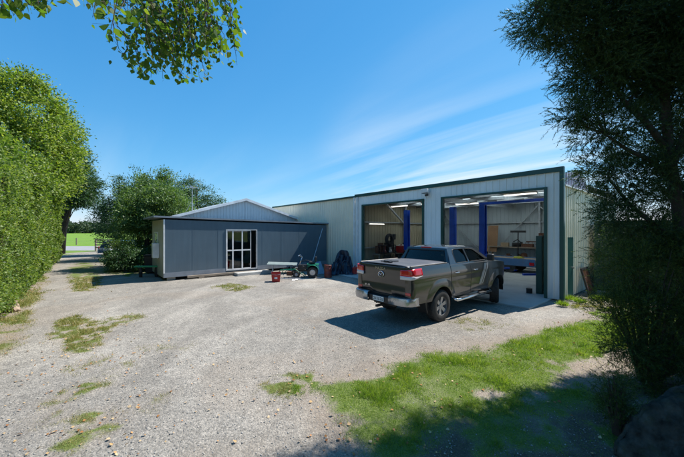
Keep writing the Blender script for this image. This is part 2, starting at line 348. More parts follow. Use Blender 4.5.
def leaves(name, P, D, Nn, ln, wd, mat, parent=None, fold=0.15):
    """rhombic leaves: base at P, along D, facing Nn"""
    D = unit(D); S = unit(np.cross(D, Nn)); Nn = unit(np.cross(S, D)); n = len(P)
    ln = np.broadcast_to(np.asarray(ln, float), (n,))[:, None]; wd = np.broadcast_to(np.asarray(wd, float), (n,))[:, None]
    V = np.stack([P, P + D * ln * 0.45 + S * wd * 0.5 + Nn * wd * fold, P + D * ln, P + D * ln * 0.45 - S * wd * 0.5 + Nn * wd * fold], 1).reshape(-1, 3)
    return npmesh(name, V, np.arange(4 * n).reshape(n, 4), mat, parent)
def blades(name, P, D, Nn, ln, wd, mat, parent=None):
    D = unit(D); S = unit(np.cross(D, Nn)); n = len(P)
    ln = np.broadcast_to(np.asarray(ln, float), (n,))[:, None]; wd = np.broadcast_to(np.asarray(wd, float), (n,))[:, None]
    V = np.stack([P - S * wd * 0.5, P + S * wd * 0.5, P + D * ln], 1).reshape(-1, 3)
    return npmesh(name, V, np.arange(3 * n).reshape(n, 3), mat, parent)
# ---------------------------------------------------------------- placing: photograph pixel on the ground -> metres
def gp(px, py):
    Z = F * CAMH / (py - 231.0); return ((px - 342) / F * Z, Z)
def at(px, Z): return (px - 342) / F * Z
TH = math.atan2(0.638, 0.770)
U = Vector((math.cos(TH), math.sin(TH), 0)); A = Vector((-math.sin(TH), math.cos(TH), 0))
RC = Vector((7.23, 9.99, 0))                # near right corner of the workshop
def wl(t, s, z=0): return RC + U * t + A * s + Vector((0, 0, z))
# ---------------------------------------------------------------- ground
def vnoise(x, y, s, seed=0):
    """cheap smooth value noise, 0..1"""
    g = np.random.default_rng(seed).random((257, 257)); X = x / s + 100.3; Y = y / s + 77.7
    xi = np.floor(X).astype(int); yi = np.floor(Y).astype(int); fx = X - xi; fy = Y - yi
    fx = fx * fx * (3 - 2 * fx); fy = fy * fy * (3 - 2 * fy); xi %= 256; yi %= 256
    return (g[xi, yi] * (1 - fx) + g[xi + 1, yi] * fx) * (1 - fy) + (g[xi, yi + 1] * (1 - fx) + g[xi + 1, yi + 1] * fx) * fy
def fbm(x, y, s, seed=0): return (vnoise(x, y, s, seed) * 0.5 + vnoise(x, y, s / 2.1, seed + 1) * 0.3 + vnoise(x, y, s / 4.7, seed + 2) * 0.2)
def sdf(x, y, poly):
    """signed distance, positive inside"""
    P = np.array(poly); d = np.full(x.shape, 1e9); ins = np.zeros(x.shape, bool)
    for i in range(len(P)):
        a = P[i]; b = P[(i + 1) % len(P)]; e = b - a; wx = x - a[0]; wy = y - a[1]
        t = np.clip((wx * e[0] + wy * e[1]) / (e @ e + 1e-12), 0, 1); d = np.minimum(d, np.hypot(wx - e[0] * t, wy - e[1] * t))
        c = (a[1] > y) != (b[1] > y); xx = a[0] + (y - a[1]) / (b[1] - a[1] + 1e-12) * e[0]; ins ^= c & (x < xx)
    return np.where(ins, d, -d)
def G(pts): return [gp(*p) for p in pts]
LAWN = G([(306, 388), (330, 379), (380, 367), (440, 352), (510, 338), (560, 325), (596, 317)]) + [(7.4, 8.6), (13, 9.2), (16, 5), (14, -3), (0.5, -3), (0.1, 2.2)] + G([(345, 452), (335, 432), (318, 408)])
BARE = [G([(553, 364), (606, 368), (604, 386), (562, 398), (535, 405), (512, 400), (540, 388)]), G([(470, 388), (520, 392), (500, 402), (468, 398)]), [(3.6, 5.4), (9, 7.2), (12, 3), (8, -1), (4.6, 0.5), (3.3, 3.4)]]
TREE_SHADOW = G([(372, 457), (455, 420), (520, 408), (575, 398), (600, 388)]) + [(6, 5), (8, -1), (.6, -1)]  # follows the tree's cast shadow; litter soil here is painted darker for shade
VERGE = [(-20.5, 20), (-27.6, 30.5)] + G([(60, 257), (54, 272), (49, 290), (38, 320), (23, 350), (0, 375)]) + [(-6.0, 4.0), (-8, 3), (-15, 12)]
PATCH = [(1.0, G([(72, 269), (79, 261), (90, 261), (96, 269), (99, 283), (92, 291.5), (77, 291.5), (71, 279)])),
         (0.8, G([(56, 332), (64, 320), (75, 317), (104, 326), (98, 345), (73, 353)])), (0.55, G([(102, 319), (134, 315), (140, 318), (112, 326)])),
         (0.5, G([(70, 367), (88, 360), (108, 357), (100, 366), (80, 372)])), (0.75, G([(46, 400), (70, 388), (94, 378), (104, 386), (74, 396), (54, 404)])),
         (0.5, G([(104, 372), (128, 362), (130, 366), (110, 377)])), (0.8, G([(72, 440), (82, 414), (108, 408), (122, 414), (118, 428), (94, 440)])),
         (0.75, G([(50, 456), (72, 432), (92, 438), (66, 460)])), (0.55, G([(134, 351), (148, 346), (150, 349), (137, 353)])),
         (0.5, G([(140, 414), (158, 392), (164, 394), (150, 412)])), (0.75, G([(258, 394), (270, 383), (296, 376), (314, 380), (306, 392), (280, 398)])),
         (0.6, G([(212, 287), (230, 284), (252, 287), (236, 291)])), (0.9, G([(102, 273), (106, 262), (150, 262), (160, 272), (130, 276)])),
         (0.55, G([(566, 303), (600, 293), (640, 296), (640, 318), (600, 316)])), (0.5, G([(44, 416), (56, 414), (56, 419), (46, 420)])),
         (0.35, G([(452, 322), (470, 319), (500, 325), (470, 330)])), (0.35, G([(158, 346), (190, 344), (186, 349), (160, 351)]))]
GAR = [-0.9]
def masks(x, y):
    j = (fbm(x, y, 0.9, 3) - 0.5) * 1.1; jf = (fbm(x, y, 0.28, 9) - 0.5) * 0.5
    g = np.clip((sdf(x, y, LAWN) + j * 0.55 + jf * 0.5) / 0.35, 0, 1)
    dirt = np.zeros(x.shape)
    for b in BARE:
        m = np.clip((sdf(x, y, b) + j * 0.5 + jf) / 0.3, 0, 1); dirt = np.maximum(dirt, m)
    un = np.clip((sdf(x, y, TREE_SHADOW) + .15 + j * .4 + jf * .5) / .5, 0, 1) * np.clip(fbm(x, y, .4, 141) * 3.4 - .75, .25, .92); dirt = np.maximum(dirt, un)
    g = g * (1 - dirt * 0.88) * np.clip(fbm(x, y, .5, 71) * 3.6 - .55, .62, 1)
    dirt = np.maximum(dirt, .75 * np.clip((sdf(x, y, LAWN) + .5 + j * .5) / .5, 0, 1))
    v = np.clip((sdf(x, y, VERGE) + j * 0.5 + jf * 0.4) / 0.35, 0, 1)
    vg = v * np.clip(fbm(x, y, .7, 21) * 3.2 - 0.95, 0.2, 0.8)
    dirt = np.maximum(dirt, v * 0.85); g = np.maximum(g, vg)
    for s, p in PATCH:
        sd = sdf(x, y, p); q = np.clip((sd + .20 + j * 0.30 + jf * 0.6) / 0.22, 0, 1) * min(.95, s * 1.2) * np.clip(fbm(x, y, 0.16, 33) * 5 - 1.75, 0.1, 1.1); g = np.maximum(g, q); dirt = np.maximum(dirt, np.clip((sd + .3 + j * .5) / .5, 0, 1) * s * .8)
    # scattered weeds and thin soil in the gravel
    thin = np.clip(fbm(x, y, 2.6, 51) * 5 - 3.1, 0, 1) * np.clip(fbm(x, y, 0.35, 55) * 4 - 2.2, 0, 1)
    g = np.maximum(g, thin * 0.45 * (y < 34)); dirt = np.maximum(dirt, np.clip(fbm(x, y, 3.2, 61) * 4 - 2.3, 0, 0.28))
    far = ((y > 34.5) | (x < -11.5 - (y - 8) * 0.86) | (y < -2)).astype(float); far *= (1 - ((y > 35.5) & (y < 47)))
    # mown verge and paddocks outside the yard
    drive = sdf(x, y, [(-21.5, 20), (-27.2, 31), (-28.5, 37), (-19.5, 37), (-21.5, 31), (-15, 21)])
    g = np.maximum(g, far * 0.95 * np.clip(-drive * 2, 0, 1)); 
    g = np.where((y > 22) & (drive < -0.3), np.maximum(g, np.clip((y - 22) / 3, 0, 0.9)), g)
    inside = ((x - RC.x) * U.x + (y - RC.y) * U.y > -0.4) & ((x - RC.x) * A.x + (y - RC.y) * A.y > -0.4) & ((x - RC.x) * U.x + (y - RC.y) * U.y < 14) & ((x - RC.x) * A.x + (y - RC.y) * A.y < 22)
    g = np.where(inside, 0, g)
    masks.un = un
    return np.clip(g, 0, 1), np.clip(dirt, 0, 1)
def axis_pts(lo, a, b, hi, fine, grow=1.12):
    mid = list(np.arange(a, b, fine)); s = fine; l = []; x = a
    while x > lo: s *= grow; x -= s; l.append(x)
    s = fine; r = []; x = mid[-1]
    while x < hi: s *= grow; x += s; r.append(x)
    return np.array(l[::-1] + mid + r)
gx = axis_pts(-900, -13, 9, 900, 0.085); gy = np.concatenate([axis_pts(-300, 1.6, 15, 16, 0.085)])
gy2 = [gy[-1]]; st = 0.1
while gy2[-1] < 1500: st *= 1.03 if gy2[-1] < 60 else 1.15; gy2.append(gy2[-1] + st)
gy = np.concatenate([gy, gy2[1:]])
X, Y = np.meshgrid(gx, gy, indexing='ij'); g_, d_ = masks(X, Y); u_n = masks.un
near = np.clip(1 - (np.hypot(X, Y) - 20) / 15, 0, 1)
Zg = (fbm(X, Y, 3.0, 5) - 0.5) * 0.05 * near + (fbm(X, Y, 0.4, 6) - 0.5) * 0.018 * near + g_ * 0.012 * near - 0.004
tl = (X - RC.x) * U.x + (Y - RC.y) * U.y; sl = (X - RC.x) * A.x + (Y - RC.y) * A.y
Zg = np.where((tl > -2.6) & (sl > -0.6), np.minimum(Zg, 0) - 0.02, Zg)
Zg = np.where(Y > 33, -0.02, Zg)
g_ = np.where((sdf(X, Y, LAWN) < -.25) & (Y < 15), g_ * .85, g_)
n0, n1_ = X.shape; idx = np.arange(n0 * n1_).reshape(n0, n1_)
Fq = np.stack([idx[:-1, :-1], idx[1:, :-1], idx[1:, 1:], idx[:-1, 1:]], -1).reshape(-1, 4)
def ground_mat():
    m, NN, LL, b = new_mat('gravel_soil_and_turf')
    t = NN.new('ShaderNodeTexCoord'); v = t.outputs['Object']
    ag = NN.new('ShaderNodeAttribute'); ag.attribute_name = 'turf'; ad = NN.new('ShaderNodeAttribute'); ad.attribute_name = 'soil'
    mpg = NN.new('ShaderNodeMapping'); LL.new(v, mpg.inputs[0]); mpg.inputs['Rotation'].default_value = (0, 0, R(-35)); mpg.inputs['Scale'].default_value = (1.0, .45, 1); big = tex(NN, LL, mpg.outputs[0], 0.55, 8, 0.62, dist=.6); mid = tex(NN, LL, v, 3.5, 8, 0.65); fine = tex(NN, LL, v, 45, 6, 0.7)
    vor = tex(NN, LL, v, 42, kind='VOR'); vor2 = tex(NN, LL, v, 95, kind='VOR')
    base = ramp(NN, LL, big.outputs[0], [(0.3, (0.185, 0.172, 0.152)), (0.5, (0.27, 0.253, 0.225)), (0.7, (0.385, 0.362, 0.322))])
    sp = NN.new('ShaderNodeSeparateColor'); LL.new(vor.outputs['Color'], sp.inputs[0])
    stone = ramp(NN, LL, sp.outputs[0], [(0.0, (0.55, 0.55, 0.55)), (0.45, (0.92, 0.92, 0.92)), (0.8, (1.08, 1.07, 1.06)), (1.0, (1.4, 1.38, 1.35))])
    c = mixc(NN, LL, 0.75, base, stone, 'MULTIPLY')
    sp2 = NN.new('ShaderNodeSeparateColor'); LL.new(vor2.outputs['Color'], sp2.inputs[0])
    c = mixc(NN, LL, 0.6, c, ramp(NN, LL, sp2.outputs[1], [(0.0, (0.5, 0.5, 0.5)), (0.6, (1, 1, 1)), (1.0, (1.35, 1.3, 1.25))]), 'MULTIPLY')
    c = mixc(NN, LL, 0.55, c, ramp(NN, LL, mid.outputs[0], [(0.3, (0.74, 0.73, 0.72)), (0.7, (1.22, 1.2, 1.17))]), 'MULTIPLY')
    soil = ramp(NN, LL, fine.outputs[0], [(0.3, (0.15, 0.105, 0.07)), (0.6, (0.28, 0.215, 0.155)), (0.8, (0.38, 0.31, 0.235))])
    c = mixc(NN, LL, mth('MULTIPLY', ad.outputs['Fac'], mth('ADD', mid.outputs[0], 0.15, NN=NN, LL=LL), NN=NN, LL=LL, clamp=True), c, soil)
    ah = NN.new('ShaderNodeAttribute'); ah.attribute_name = 'humus_shade'; c = mixc(NN, LL, mth('MULTIPLY', ah.outputs['Fac'], .9, NN=NN, LL=LL), c, ramp(NN, LL, fine.outputs[0], [(0.3, (0.035, 0.025, 0.018)), (0.7, (0.12, 0.085, 0.055))]))  # dark litter tone, deepened as painted tree shade
    turf = ramp(NN, LL, fine.outputs[0], [(0.25, (0.05, 0.07, 0.02)), (0.5, (0.11, 0.15, 0.035)), (0.75, (0.23, 0.24, 0.09))])
    far_t = ramp(NN, LL, big.outputs[0], [(0.3, (0.105, 0.20, 0.022)), (0.7, (0.16, 0.26, 0.035))])
    cd_ = NN.new('ShaderNodeSeparateXYZ'); LL.new(v, cd_.inputs[0])
    fr = NN.new('ShaderNodeMapRange'); LL.new(cd_.outputs[1], fr.inputs[0]); fr.inputs[1].default_value = 20; fr.inputs[2].default_value = 45
    turf = mixc(NN, LL, fr.outputs[0], turf, far_t)
    gf = NN.new('ShaderNodeMapRange'); LL.new(mth('ADD', ag.outputs['Fac'], mth('MULTIPLY', mth('SUBTRACT', fine.outputs[0], 0.5, NN=NN, LL=LL), 0.8, NN=NN, LL=LL), NN=NN, LL=LL), gf.inputs[0]); gf.inputs[1].default_value = 0.25; gf.inputs[2].default_value = 0.75; gf.interpolation_type = 'SMOOTHSTEP'
    c = mixc(NN, LL, gf.outputs[0], c, turf)
    LL.new(c, b.inputs['Base Color']); b.inputs['Roughness'].default_value = 0.95; b.inputs['Specular IOR Level'].default_value = 0.2
    hgt = mth('ADD', mth('MULTIPLY', vor.outputs['Distance'], -0.6, NN=NN, LL=LL), mth('MULTIPLY', fine.outputs[0], 0.7, NN=NN, LL=LL), NN=NN, LL=LL)
    bp = NN.new('ShaderNodeBump'); bp.inputs['Strength'].default_value = 0.8; bp.inputs['Distance'].default_value = 0.02
    LL.new(hgt, bp.inputs['Height']); LL.new(bp.outputs[0], b.inputs['Normal'])
    return m
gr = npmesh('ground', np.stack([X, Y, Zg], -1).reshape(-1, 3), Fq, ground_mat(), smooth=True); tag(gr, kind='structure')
for nm, a_ in (('turf', g_), ('soil', d_), ('humus_shade', u_n)):
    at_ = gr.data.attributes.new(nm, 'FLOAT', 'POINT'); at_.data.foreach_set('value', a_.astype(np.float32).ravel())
def gz(x, y):
    xi = np.clip(np.searchsorted(gx, x) - 1, 0, len(gx) - 2); yi = np.clip(np.searchsorted(gy, y) - 1, 0, len(gy) - 2)
    fx = (x - gx[xi]) / (gx[xi + 1] - gx[xi]); fy = (y - gy[yi]) / (gy[yi + 1] - gy[yi])
    return (Zg[xi, yi] * (1 - fx) + Zg[xi + 1, yi] * fx) * (1 - fy) + (Zg[xi, yi + 1] * (1 - fx) + Zg[xi + 1, yi + 1] * fx) * fy
# country road crossing beyond the drive
mb = MB(); mb.box(-400, 400, 36, 46.5, -0.10, -0.004); tag(mb.build('road', pbr('chip_seal_road', (0.25, 0.245, 0.25), 0.9, var=0.12, scale=0.8)), kind='structure')
# hills far beyond the trees
mb = MB(); P = []
for i in range(81):
    x = -1400 + i * 30; h = 14 + 16 * noise.noise(Vector((i * 0.11, 3, 0))) + 8 * noise.noise(Vector((i * 0.37, 9, 0)))
    P.append([(x, 1150, -1), (x, 1250, max(2, h * 0.7)), (x, 1400, max(3, h)), (x, 1600, -1)])
mb.grid(P); tag(mb.build('hills', pbr('far_hillside', (0.09, 0.13, 0.10), 0.95, var=0.3, scale=0.01), smooth=True), kind='structure')
# ---------------------------------------------------------------- concrete floor and apron
# (workshop frame: x into the building, y leftwards along its front)
FR = dict(loc=tuple(RC), rz=TH)
mb = MB(); mb.prism([(-1.95, 0.3, -0.06), (13.9, 0.3, -0.06), (13.9, 10.0, -0.06), (-1.95, 10.0, -0.06)], (0, 0, 0.085))
o = mb.build('concrete_floor', M['concrete'], bevel=0.008); o.location = RC; o.rotation_euler.z = TH; tag(o, kind='structure')
# ---------------------------------------------------------------- workshop
W = thing('workshop', 'long steel workshop with green trimmed parapet and two open vehicle doors', 'building', **FR)
FT = 4.42; D1 = (0.485, 4.38); D2 = (5.42, 9.46); DH = 3.72; DEP = 9.0; END = 10.14; LEN = 20.6
mb = MB(); o3 = (0, 0, 0); dy = (0, 1, 0); nx = (-1, 0, 0)
mb.clad(o3, dy, nx, 0.06, D1[0] - .07, 0.03, FT - .16); mb.clad(o3, dy, nx, D1[0] - .07, D1[1] + .07, DH + .07, FT - .16)
mb.clad(o3, dy, nx, D1[1] + .07, D2[0] - .07, 0.03, FT - .16); mb.clad(o3, dy, nx, D2[0] - .07, D2[1] + .07, DH + .07, FT - .16); mb.clad(o3, dy, nx, D2[1] + .07, END - .05, 0.03, FT - .16)
mb.build('front_cladding', M['white_clad'], W)
mb = MB(); mb.clad((0.08, 0, 0), dy, nx, END + .04, LEN, 0.03, 4.26, pitch=0.25); mb.clad((0.08, LEN, 0), (1, 0, 0), (0, 1, 0), 0, 8, 0.03, 4.26); mb.build('beige_cladding', M['beige_clad'], W)
mb = MB(); DR = (0.52, 1.24); DT = 2.08
mb.clad((0, -.0, 0), (1, 0, 0), (0, -1, 0), 0.1, DR[0], 0.03, 3.80); mb.clad(o3, (1, 0, 0), (0, -1, 0), DR[0], DR[1], DT, 3.80); mb.clad(o3, (1, 0, 0), (0, -1, 0), DR[1], DEP, 0.03, 3.80)
mb.build('side_cladding', M['beige_clad'], W)
# raised gable on the right side, behind the front parapet
mb = MB(); hi = lambda q: 4.22 + 0.28 * min(1, (q - 0.12) / 1.8) if q < 1.9 else 4.5 - (q - 1.9) * 0.42
mb.clad((0, -.035, 0), (1, 0, 0), (0, -1, 0), 0.12, 3.6, 3.84, hi, pitch=0.3, depth=0.03); mb.build('gable_panel', M['lilac_clad'], W)
mb = MB(); mb.box(0.1, DEP, -0.075, -.03, 3.795, 3.84); mb.build('side_flashing', M['white'], W)
# green trim
mb = MB(); mb.box(-0.06, 0.10, -0.06, END - .02, FT - .16, FT); mb.build('parapet_cap', M['green_trim'], W, bevel=.006)
mb = MB(); mb.box(-0.02, 0.16, END + .0, LEN + .05, 4.26, 4.36); mb.build('parapet_cap', M['green_trim'], W)
mb = MB(); mb.box(-0.05, 0.10, -0.06, 0.06, 0.02, FT - .162); mb.build('corner_flashing', M['green_trim'], W)
for a_, b_ in (D1, D2):
    mb = MB(); mb.box(-.06, .10, a_ - .07, a_ + .02, 0.02, DH + .07); mb.box(-.06, .10, b_ - .02, b_ + .07, 0.02, DH + .07); mb.box(-.062, .10, a_ + .02, b_ - .02, DH - .0, DH + .07)
    mb.build('door_frame', M['green_trim'], W)
    mb = MB(); mb.tube([(0.32, a_ + .05, DH - .02 + .2), (0.32, b_ - .05, DH + .18)], 0.14, 14); mb.build('rolled_door', M['zinc_clad'], W)
for y_, wd in ((END + .02, .10), (9.86, .06)):
    mb = MB(); mb.box(-.075, .0, y_ - wd / 2, y_ + wd / 2, 0.02, FT - .165); mb.build('downpipe', M['white'], W, bevel=.01)
# side door
mb = MB(); mb.box(-.0 + DR[0], DR[1], -.012, .03, 0.03, DT); o = mb.build('side_door', M['green_trim'], W)
mb = MB(); mb.box(DR[1] - .12, DR[1] - .06, -.06, -.013, 0.98, 1.03); mb.build('handle', M['steel'], o)
# inner faces, roof, frames
mb = MB(); I = 0.16
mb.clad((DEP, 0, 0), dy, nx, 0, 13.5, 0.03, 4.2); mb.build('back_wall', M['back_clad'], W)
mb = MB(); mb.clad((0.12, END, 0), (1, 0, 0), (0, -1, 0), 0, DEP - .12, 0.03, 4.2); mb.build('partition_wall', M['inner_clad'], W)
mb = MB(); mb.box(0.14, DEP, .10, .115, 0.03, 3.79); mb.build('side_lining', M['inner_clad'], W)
mb = MB()
SK = [(0.9, 2.1), (3.1, 2.1), (5.4, 2.1), (7.9, 2.1)]
ys = [0.0] + [v for s_, l_ in SK for v in (s_, s_ + 1.2)] + [LEN]
for i in range(0, len(ys) - 1):
    a_, b_ = ys[i], ys[i + 1]
    if i % 2 == 0: mb.box(0.11, DEP + .05, a_, b_, 4.10 if a_ > 0 else 4.1, 4.14)
    else:
        mb.box(0.11, 2.2, a_, b_, 4.10, 4.14); mb.box(8.2, DEP + .05, a_, b_, 4.10, 4.14)
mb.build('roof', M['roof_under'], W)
for s_, l_ in SK:
    mb = MB(); mb.box(2.2, 8.2, s_, s_ + 1.2, 4.115, 4.125); mb.build('skylight', M['skylight'], W)
mb = MB()
for t_ in (1.0, 2.6, 4.2, 5.8, 7.4): mb.box(t_ - .03, t_ + .03, .12, END - .03, 3.92, 4.07)
split_build(mb, 'purlin', M['galv'], W)
mb = MB()
for s_ in (0.2, 3.4, 6.7, END - .12): mb.box(DEP - .22, DEP - .04, s_ - .05, s_ + .05, 0.03, 4.05)
for t_ in (0.35, 4.4): mb.box(t_ - .05, t_ + .05, END - .24, END - .04, 0.03, 4.05)
for s_ in (4.9,): mb.box(0.12, DEP - .2, s_ - .06, s_ + .06, 3.72, 3.9)
split_build(mb, 'column', M['galv'], W)
mb = MB()
for z_ in (1.25, 2.8): mb.box(DEP - .16, DEP - .05, .25, END - .2, z_, z_ + .07); mb.box(.45, DEP - .2, END - .15, END - .05, z_, z_ + .07)
split_build(mb, 'girt', M['galv'], W)
mb = MB()
for p, q in (((DEP - .2, 6.6, .3), (DEP - .2, 3.5, 3.8)), ((DEP - .24, 3.4, 3.8), (DEP - .24, .4, 1.2)), ((DEP - .2, 3.3, 0.3), (DEP - .2, .3, 3.0)), ((DEP - .24, 9.9, 3.6), (DEP - .24, 6.8, .8))): mb.bar(p, q, .09, .05)
mb.bar((4.3, END - .2, 2.75), (2.2, END - .5, 3.95), .09, .09)
split_build(mb, 'cross_brace', M['galv'], W)
# floodlight on the parapet
s_ = 5.13; mb = MB(); mb.box(-.36, -.14, s_ - .16, s_ + .16, FT - .40, FT - .22); fl = mb.build('floodlight', M['white'], W, bevel=.015)
mb = MB(); mb.box(-.33, -.17, s_ - .13, s_ + .13, FT - .415, FT - .401); mb.build('lens', M['black'], fl)
mb = MB(); mb.bar((-.20, s_, FT - .30), (-.02, s_, FT - .30), .05, .05); mb.tube([(-.2, s_ - .12, FT - .48), (-.2, s_ + .02, FT - .5)], .05); split_build(mb, 'bracket', M['black'], fl)
# lit fluorescent fittings
for (t_, s_, z_, v) in ((2.6, 9.0, 3.8, 0), (2.4, 6.6, 3.8, 0), (3.4, 5.1, 3.72, 0), (1.7, 1.9, 3.8, 0), (4.6, 3.4, 3.82, 0)):
    mb = MB(); mb.box(t_ - .09, t_ + .09, s_ - .62, s_ + .62, z_ + .03, z_ + .09); lf = mb.build('ceiling_light', M['white'], W)
    mb = MB(); mb.tube([(t_ - .04, s_ - .6, z_ + .005), (t_ - .04, s_ + .6, z_ + .005)], .02, 8); mb.tube([(t_ + .05, s_ - .6, z_ + .005), (t_ + .05, s_ + .6, z_ + .005)], .02, 8); mb.build('tube', M['tube'], lf)
mb = MB(); mb.box(1.0, 2.3, END - .17, END - .16 + .08, 2.70, 2.78); lf = mb.build('wall_light', M['white'], W)
mb = MB(); mb.tube([(1.02, END - .21, 2.72), (2.28, END - .21, 2.72)], .022, 8); mb.build('tube', M['tube'], lf)
# ---------------------------------------------------------------- cabin
CB = wl(0, 12.87) - U * 9.33                # front left corner of the cabin (its own frame: x along the front, y back)
CW = 9.28; CDp = 3.2
Kb = thing('portable_cabin', 'long slate blue flat roofed cabin raised on blocks with a glazed sliding door', 'cabin', loc=tuple(CB), rz=TH)
def roofz(x): return 2.93 - 0.017 * x
dx0 = 9.33 - 6.53; dx1 = 9.33 - 5.18; dx2 = 9.33 - 4.83; dzb = 0.24; dzt = 2.38; zb = 0.15
mb = MB()
fr_ = lambda x, z: (x, 0, z)
mb.holed([[(0, zb), (CW, zb), (CW, roofz(CW) - .1), (0, roofz(0) - .1)], [(dx0, dzb), (dx0, dzt), (dx2, dzt), (dx2, dzb)]], fr_, (0, .06, 0)); mb.build('front_wall', M['cabin_blue'], Kb)
mb = MB()
x = 1.2
while x < CW:
    if not (dx0 - .05 < x < dx2 + .05): mb.box(x - .009, x + .009, -.004, -.0005, zb + .3, roofz(x) - .12)
    x += 1.2
split_build(mb, 'cover_strip', M['cabin_blue'], Kb)
mb = MB(); mb.box(-.02, dx0 - .02, -.022, 0.0, zb, zb + .22); mb.box(dx2 + .02, CW, -.022, 0.0, zb, zb + .22); split_build(mb, 'skirting', M['cabin_roof'], Kb)
mb = MB(); mb.holed([[(0.0, zb), (CDp, zb), (CDp, roofz(0) - .1), (0.0, roofz(0) - .1)], [(1.5, 1.0), (1.5, 2.2), (2.5, 2.2), (2.5, 1.0)]], lambda y, z: (-.03, y + .0, z), (.05, 0, 0)); mb.build('side_wall', M['cabin_side'], Kb)
mb = MB(); mb.box(.0, CW, CDp - .06, CDp, zb, 2.75); mb.box(CW - .05, CW, .061, CDp - .061, zb, 2.7); mb.build('rear_wall', M['cabin_blue'], Kb)
mb = MB(); mb.box(.03, CW - .06, .07, CDp - .07, zb, zb + .08); mb.build('floor', M['dark'], Kb)
mb = MB(); mb.box(.9, 1.0 + .02, .062, CDp - .07, zb + .09, 2.68); mb.build('inner_partition', M['dark'], Kb)
mb = MB(); P = [(-.42, -.07), (CW + .35, -.07), (CW + .35, CDp + .2), (-.42, CDp + .2)]
mb.add([(x, y, roofz(x) - .02 - .0 * y) for x, y in P] + [(x, y, roofz(x) + .055) for x, y in P], [(0, 3, 2, 1), (4, 5, 6, 7), (0, 1, 5, 4), (1, 2, 6, 5), (2, 3, 7, 6), (3, 0, 4, 7)]); mb.build('roof', M['cabin_roof'], Kb)
mb = MB(); mb.box(-.03, 0.03, -.03, -.0 + .0, zb + .2, roofz(0) - .1); mb.build('corner_strip', M['white'], Kb)
# window in the side wall
mb = MB(); mb.holed([[(1.44, .94), (2.56, .94), (2.56, 2.26), (1.44, 2.26)], [(1.52, 1.02), (1.52, 2.18), (1.96, 2.18), (1.96, 1.02)], [(2.02, 1.02), (2.02, 2.18), (2.48, 2.18), (2.48, 1.02)]], lambda y, z: (-.05, y, z), (.03, 0, 0)); wn = mb.build('window', M['alu'], Kb)
mb = MB(); mb.box(-.03, -.025, 1.5, 2.5, 1.0, 2.2); mb.build('pane', M['glass'], wn)
mb = MB(); mb.box(-.30, -.035, 1.05, 1.4, 1.0, 1.7); mb.build('meter_box', M['white'], Kb, bevel=.01)
# sliding door, half open to the right
mb = MB(); e = .04
mb.holed([[(dx0 - .0, dzb), (dx2, dzb), (dx2, dzt), (dx0, dzt)], [(dx0 + e, dzb + e), (dx0 + e, dzt - e), (dx2 - e, dzt - e), (dx2 - e, dzb + e)]], lambda x, z: (x, -.03, z), (0, .10, 0)); sd_ = mb.build('sliding_door', M['alu'], Kb)
xs = [dx0 + .04, dx0 + .36, dx0 + .86, dx1]; hs = [dzb + .05, 1.28, dzt - .05]; loops = [[(xs[0], hs[0]), (xs[3], hs[0]), (xs[3], hs[2]), (xs[0], hs[2])]]
for i in range(3):
    for j in range(2):
        a0, a1 = xs[i] + .035, xs[i + 1] - .03; b0, b1 = hs[j] + .035, hs[j + 1] - .03; loops.append([(a0, b0), (a0, b1), (a1, b1), (a1, b0)])
mb = MB(); mb.holed(loops, lambda x, z: (x, -.012, z), (0, .04, 0)); mb.build('leaf_frame', M['white'], sd_)
mb = MB(); mb.box(xs[0] + .02, xs[3] - .02, .008, .012, hs[0] + .02, hs[2] - .02); mb.build('pane', M['glass'], sd_)
mb = MB()
for x in (0.15, 3.2, 6.2, 9.0):
    for y in (.15, CDp - .3): mb.box(x, x + .35, y, y + .2, -.02, zb - .005)
split_build(mb, 'foundation_block', M['concrete'], Kb)
# loose timber and the step in front of the cabin
o = MB().box(0, 3.4, -.06, .06, .06, .16).box(.5, .75, -.09, .09, -.01, .058).box(2.6, 2.85, -.09, .09, -.01, .058).build('timber_beam', M['timber'], bevel=.006); o.location = CB + U * .95 - A * .10; o.rotation_euler.z = TH - .01
tag(o, 'weathered timber beam lying on short blocks along the base of the blue cabin', 'beam')
o = MB().box(0, 1.9, -.6, 0, -.01, .14).build('door_step', M['concrete'], bevel=.01); o.location = CB + U * 3.15 - A * .08; o.rotation_euler.z = TH
tag(o, 'flat pale concrete step on the gravel below the glazed sliding door', 'step')
# ---------------------------------------------------------------- garage behind the cabin
GC = wl(0, 12.87) + A * 4.0 - U * 3.9
Gb = thing('garage', 'bare zinc clad garage with a low gable showing over the cabin roof', 'building', loc=tuple(GC), rz=TH)
ap = lambda q: 3.18 + (4.15 - abs(q)) * (1.22 / 4.15)
mb = MB(); mb.clad(o3, (1, 0, 0), (0, -1, 0), -4.1, 0, 0, ap, pitch=.2, rib=.045); mb.clad(o3, (1, 0, 0), (0, -1, 0), 0, 4.1, 0, ap, pitch=.2, rib=.045); mb.build('gable_wall', M['zinc_clad'], Gb)
mb = MB(); mb.clad((-4.1, 0, 0), dy, nx, 0, 7, 0, 3.2, pitch=.2); mb.clad((4.1, 0, 0), dy, (1, 0, 0), 0, 7, 0, 3.2, pitch=.2); mb.build('side_wall', M['zinc_clad'], Gb)
mb = MB()
for sg in (-1, 1): mb.prism([(0, -.22, 4.42), (sg * 4.4, -.22, 3.12), (sg * 4.4, 7.2, 3.12), (0, 7.2, 4.42)], (0, 0, .045))
mb.build('roof', M['zinc_clad'], Gb)
mb = MB()
for sg in (-1, 1): mb.prism([(0, -.25, 4.33), (sg * 4.4, -.25, 3.03), (sg * 4.4, -.25, 3.19), (0, -.25, 4.49)], (0, .025, 0))
mb.build('barge_board', M['white'], Gb)
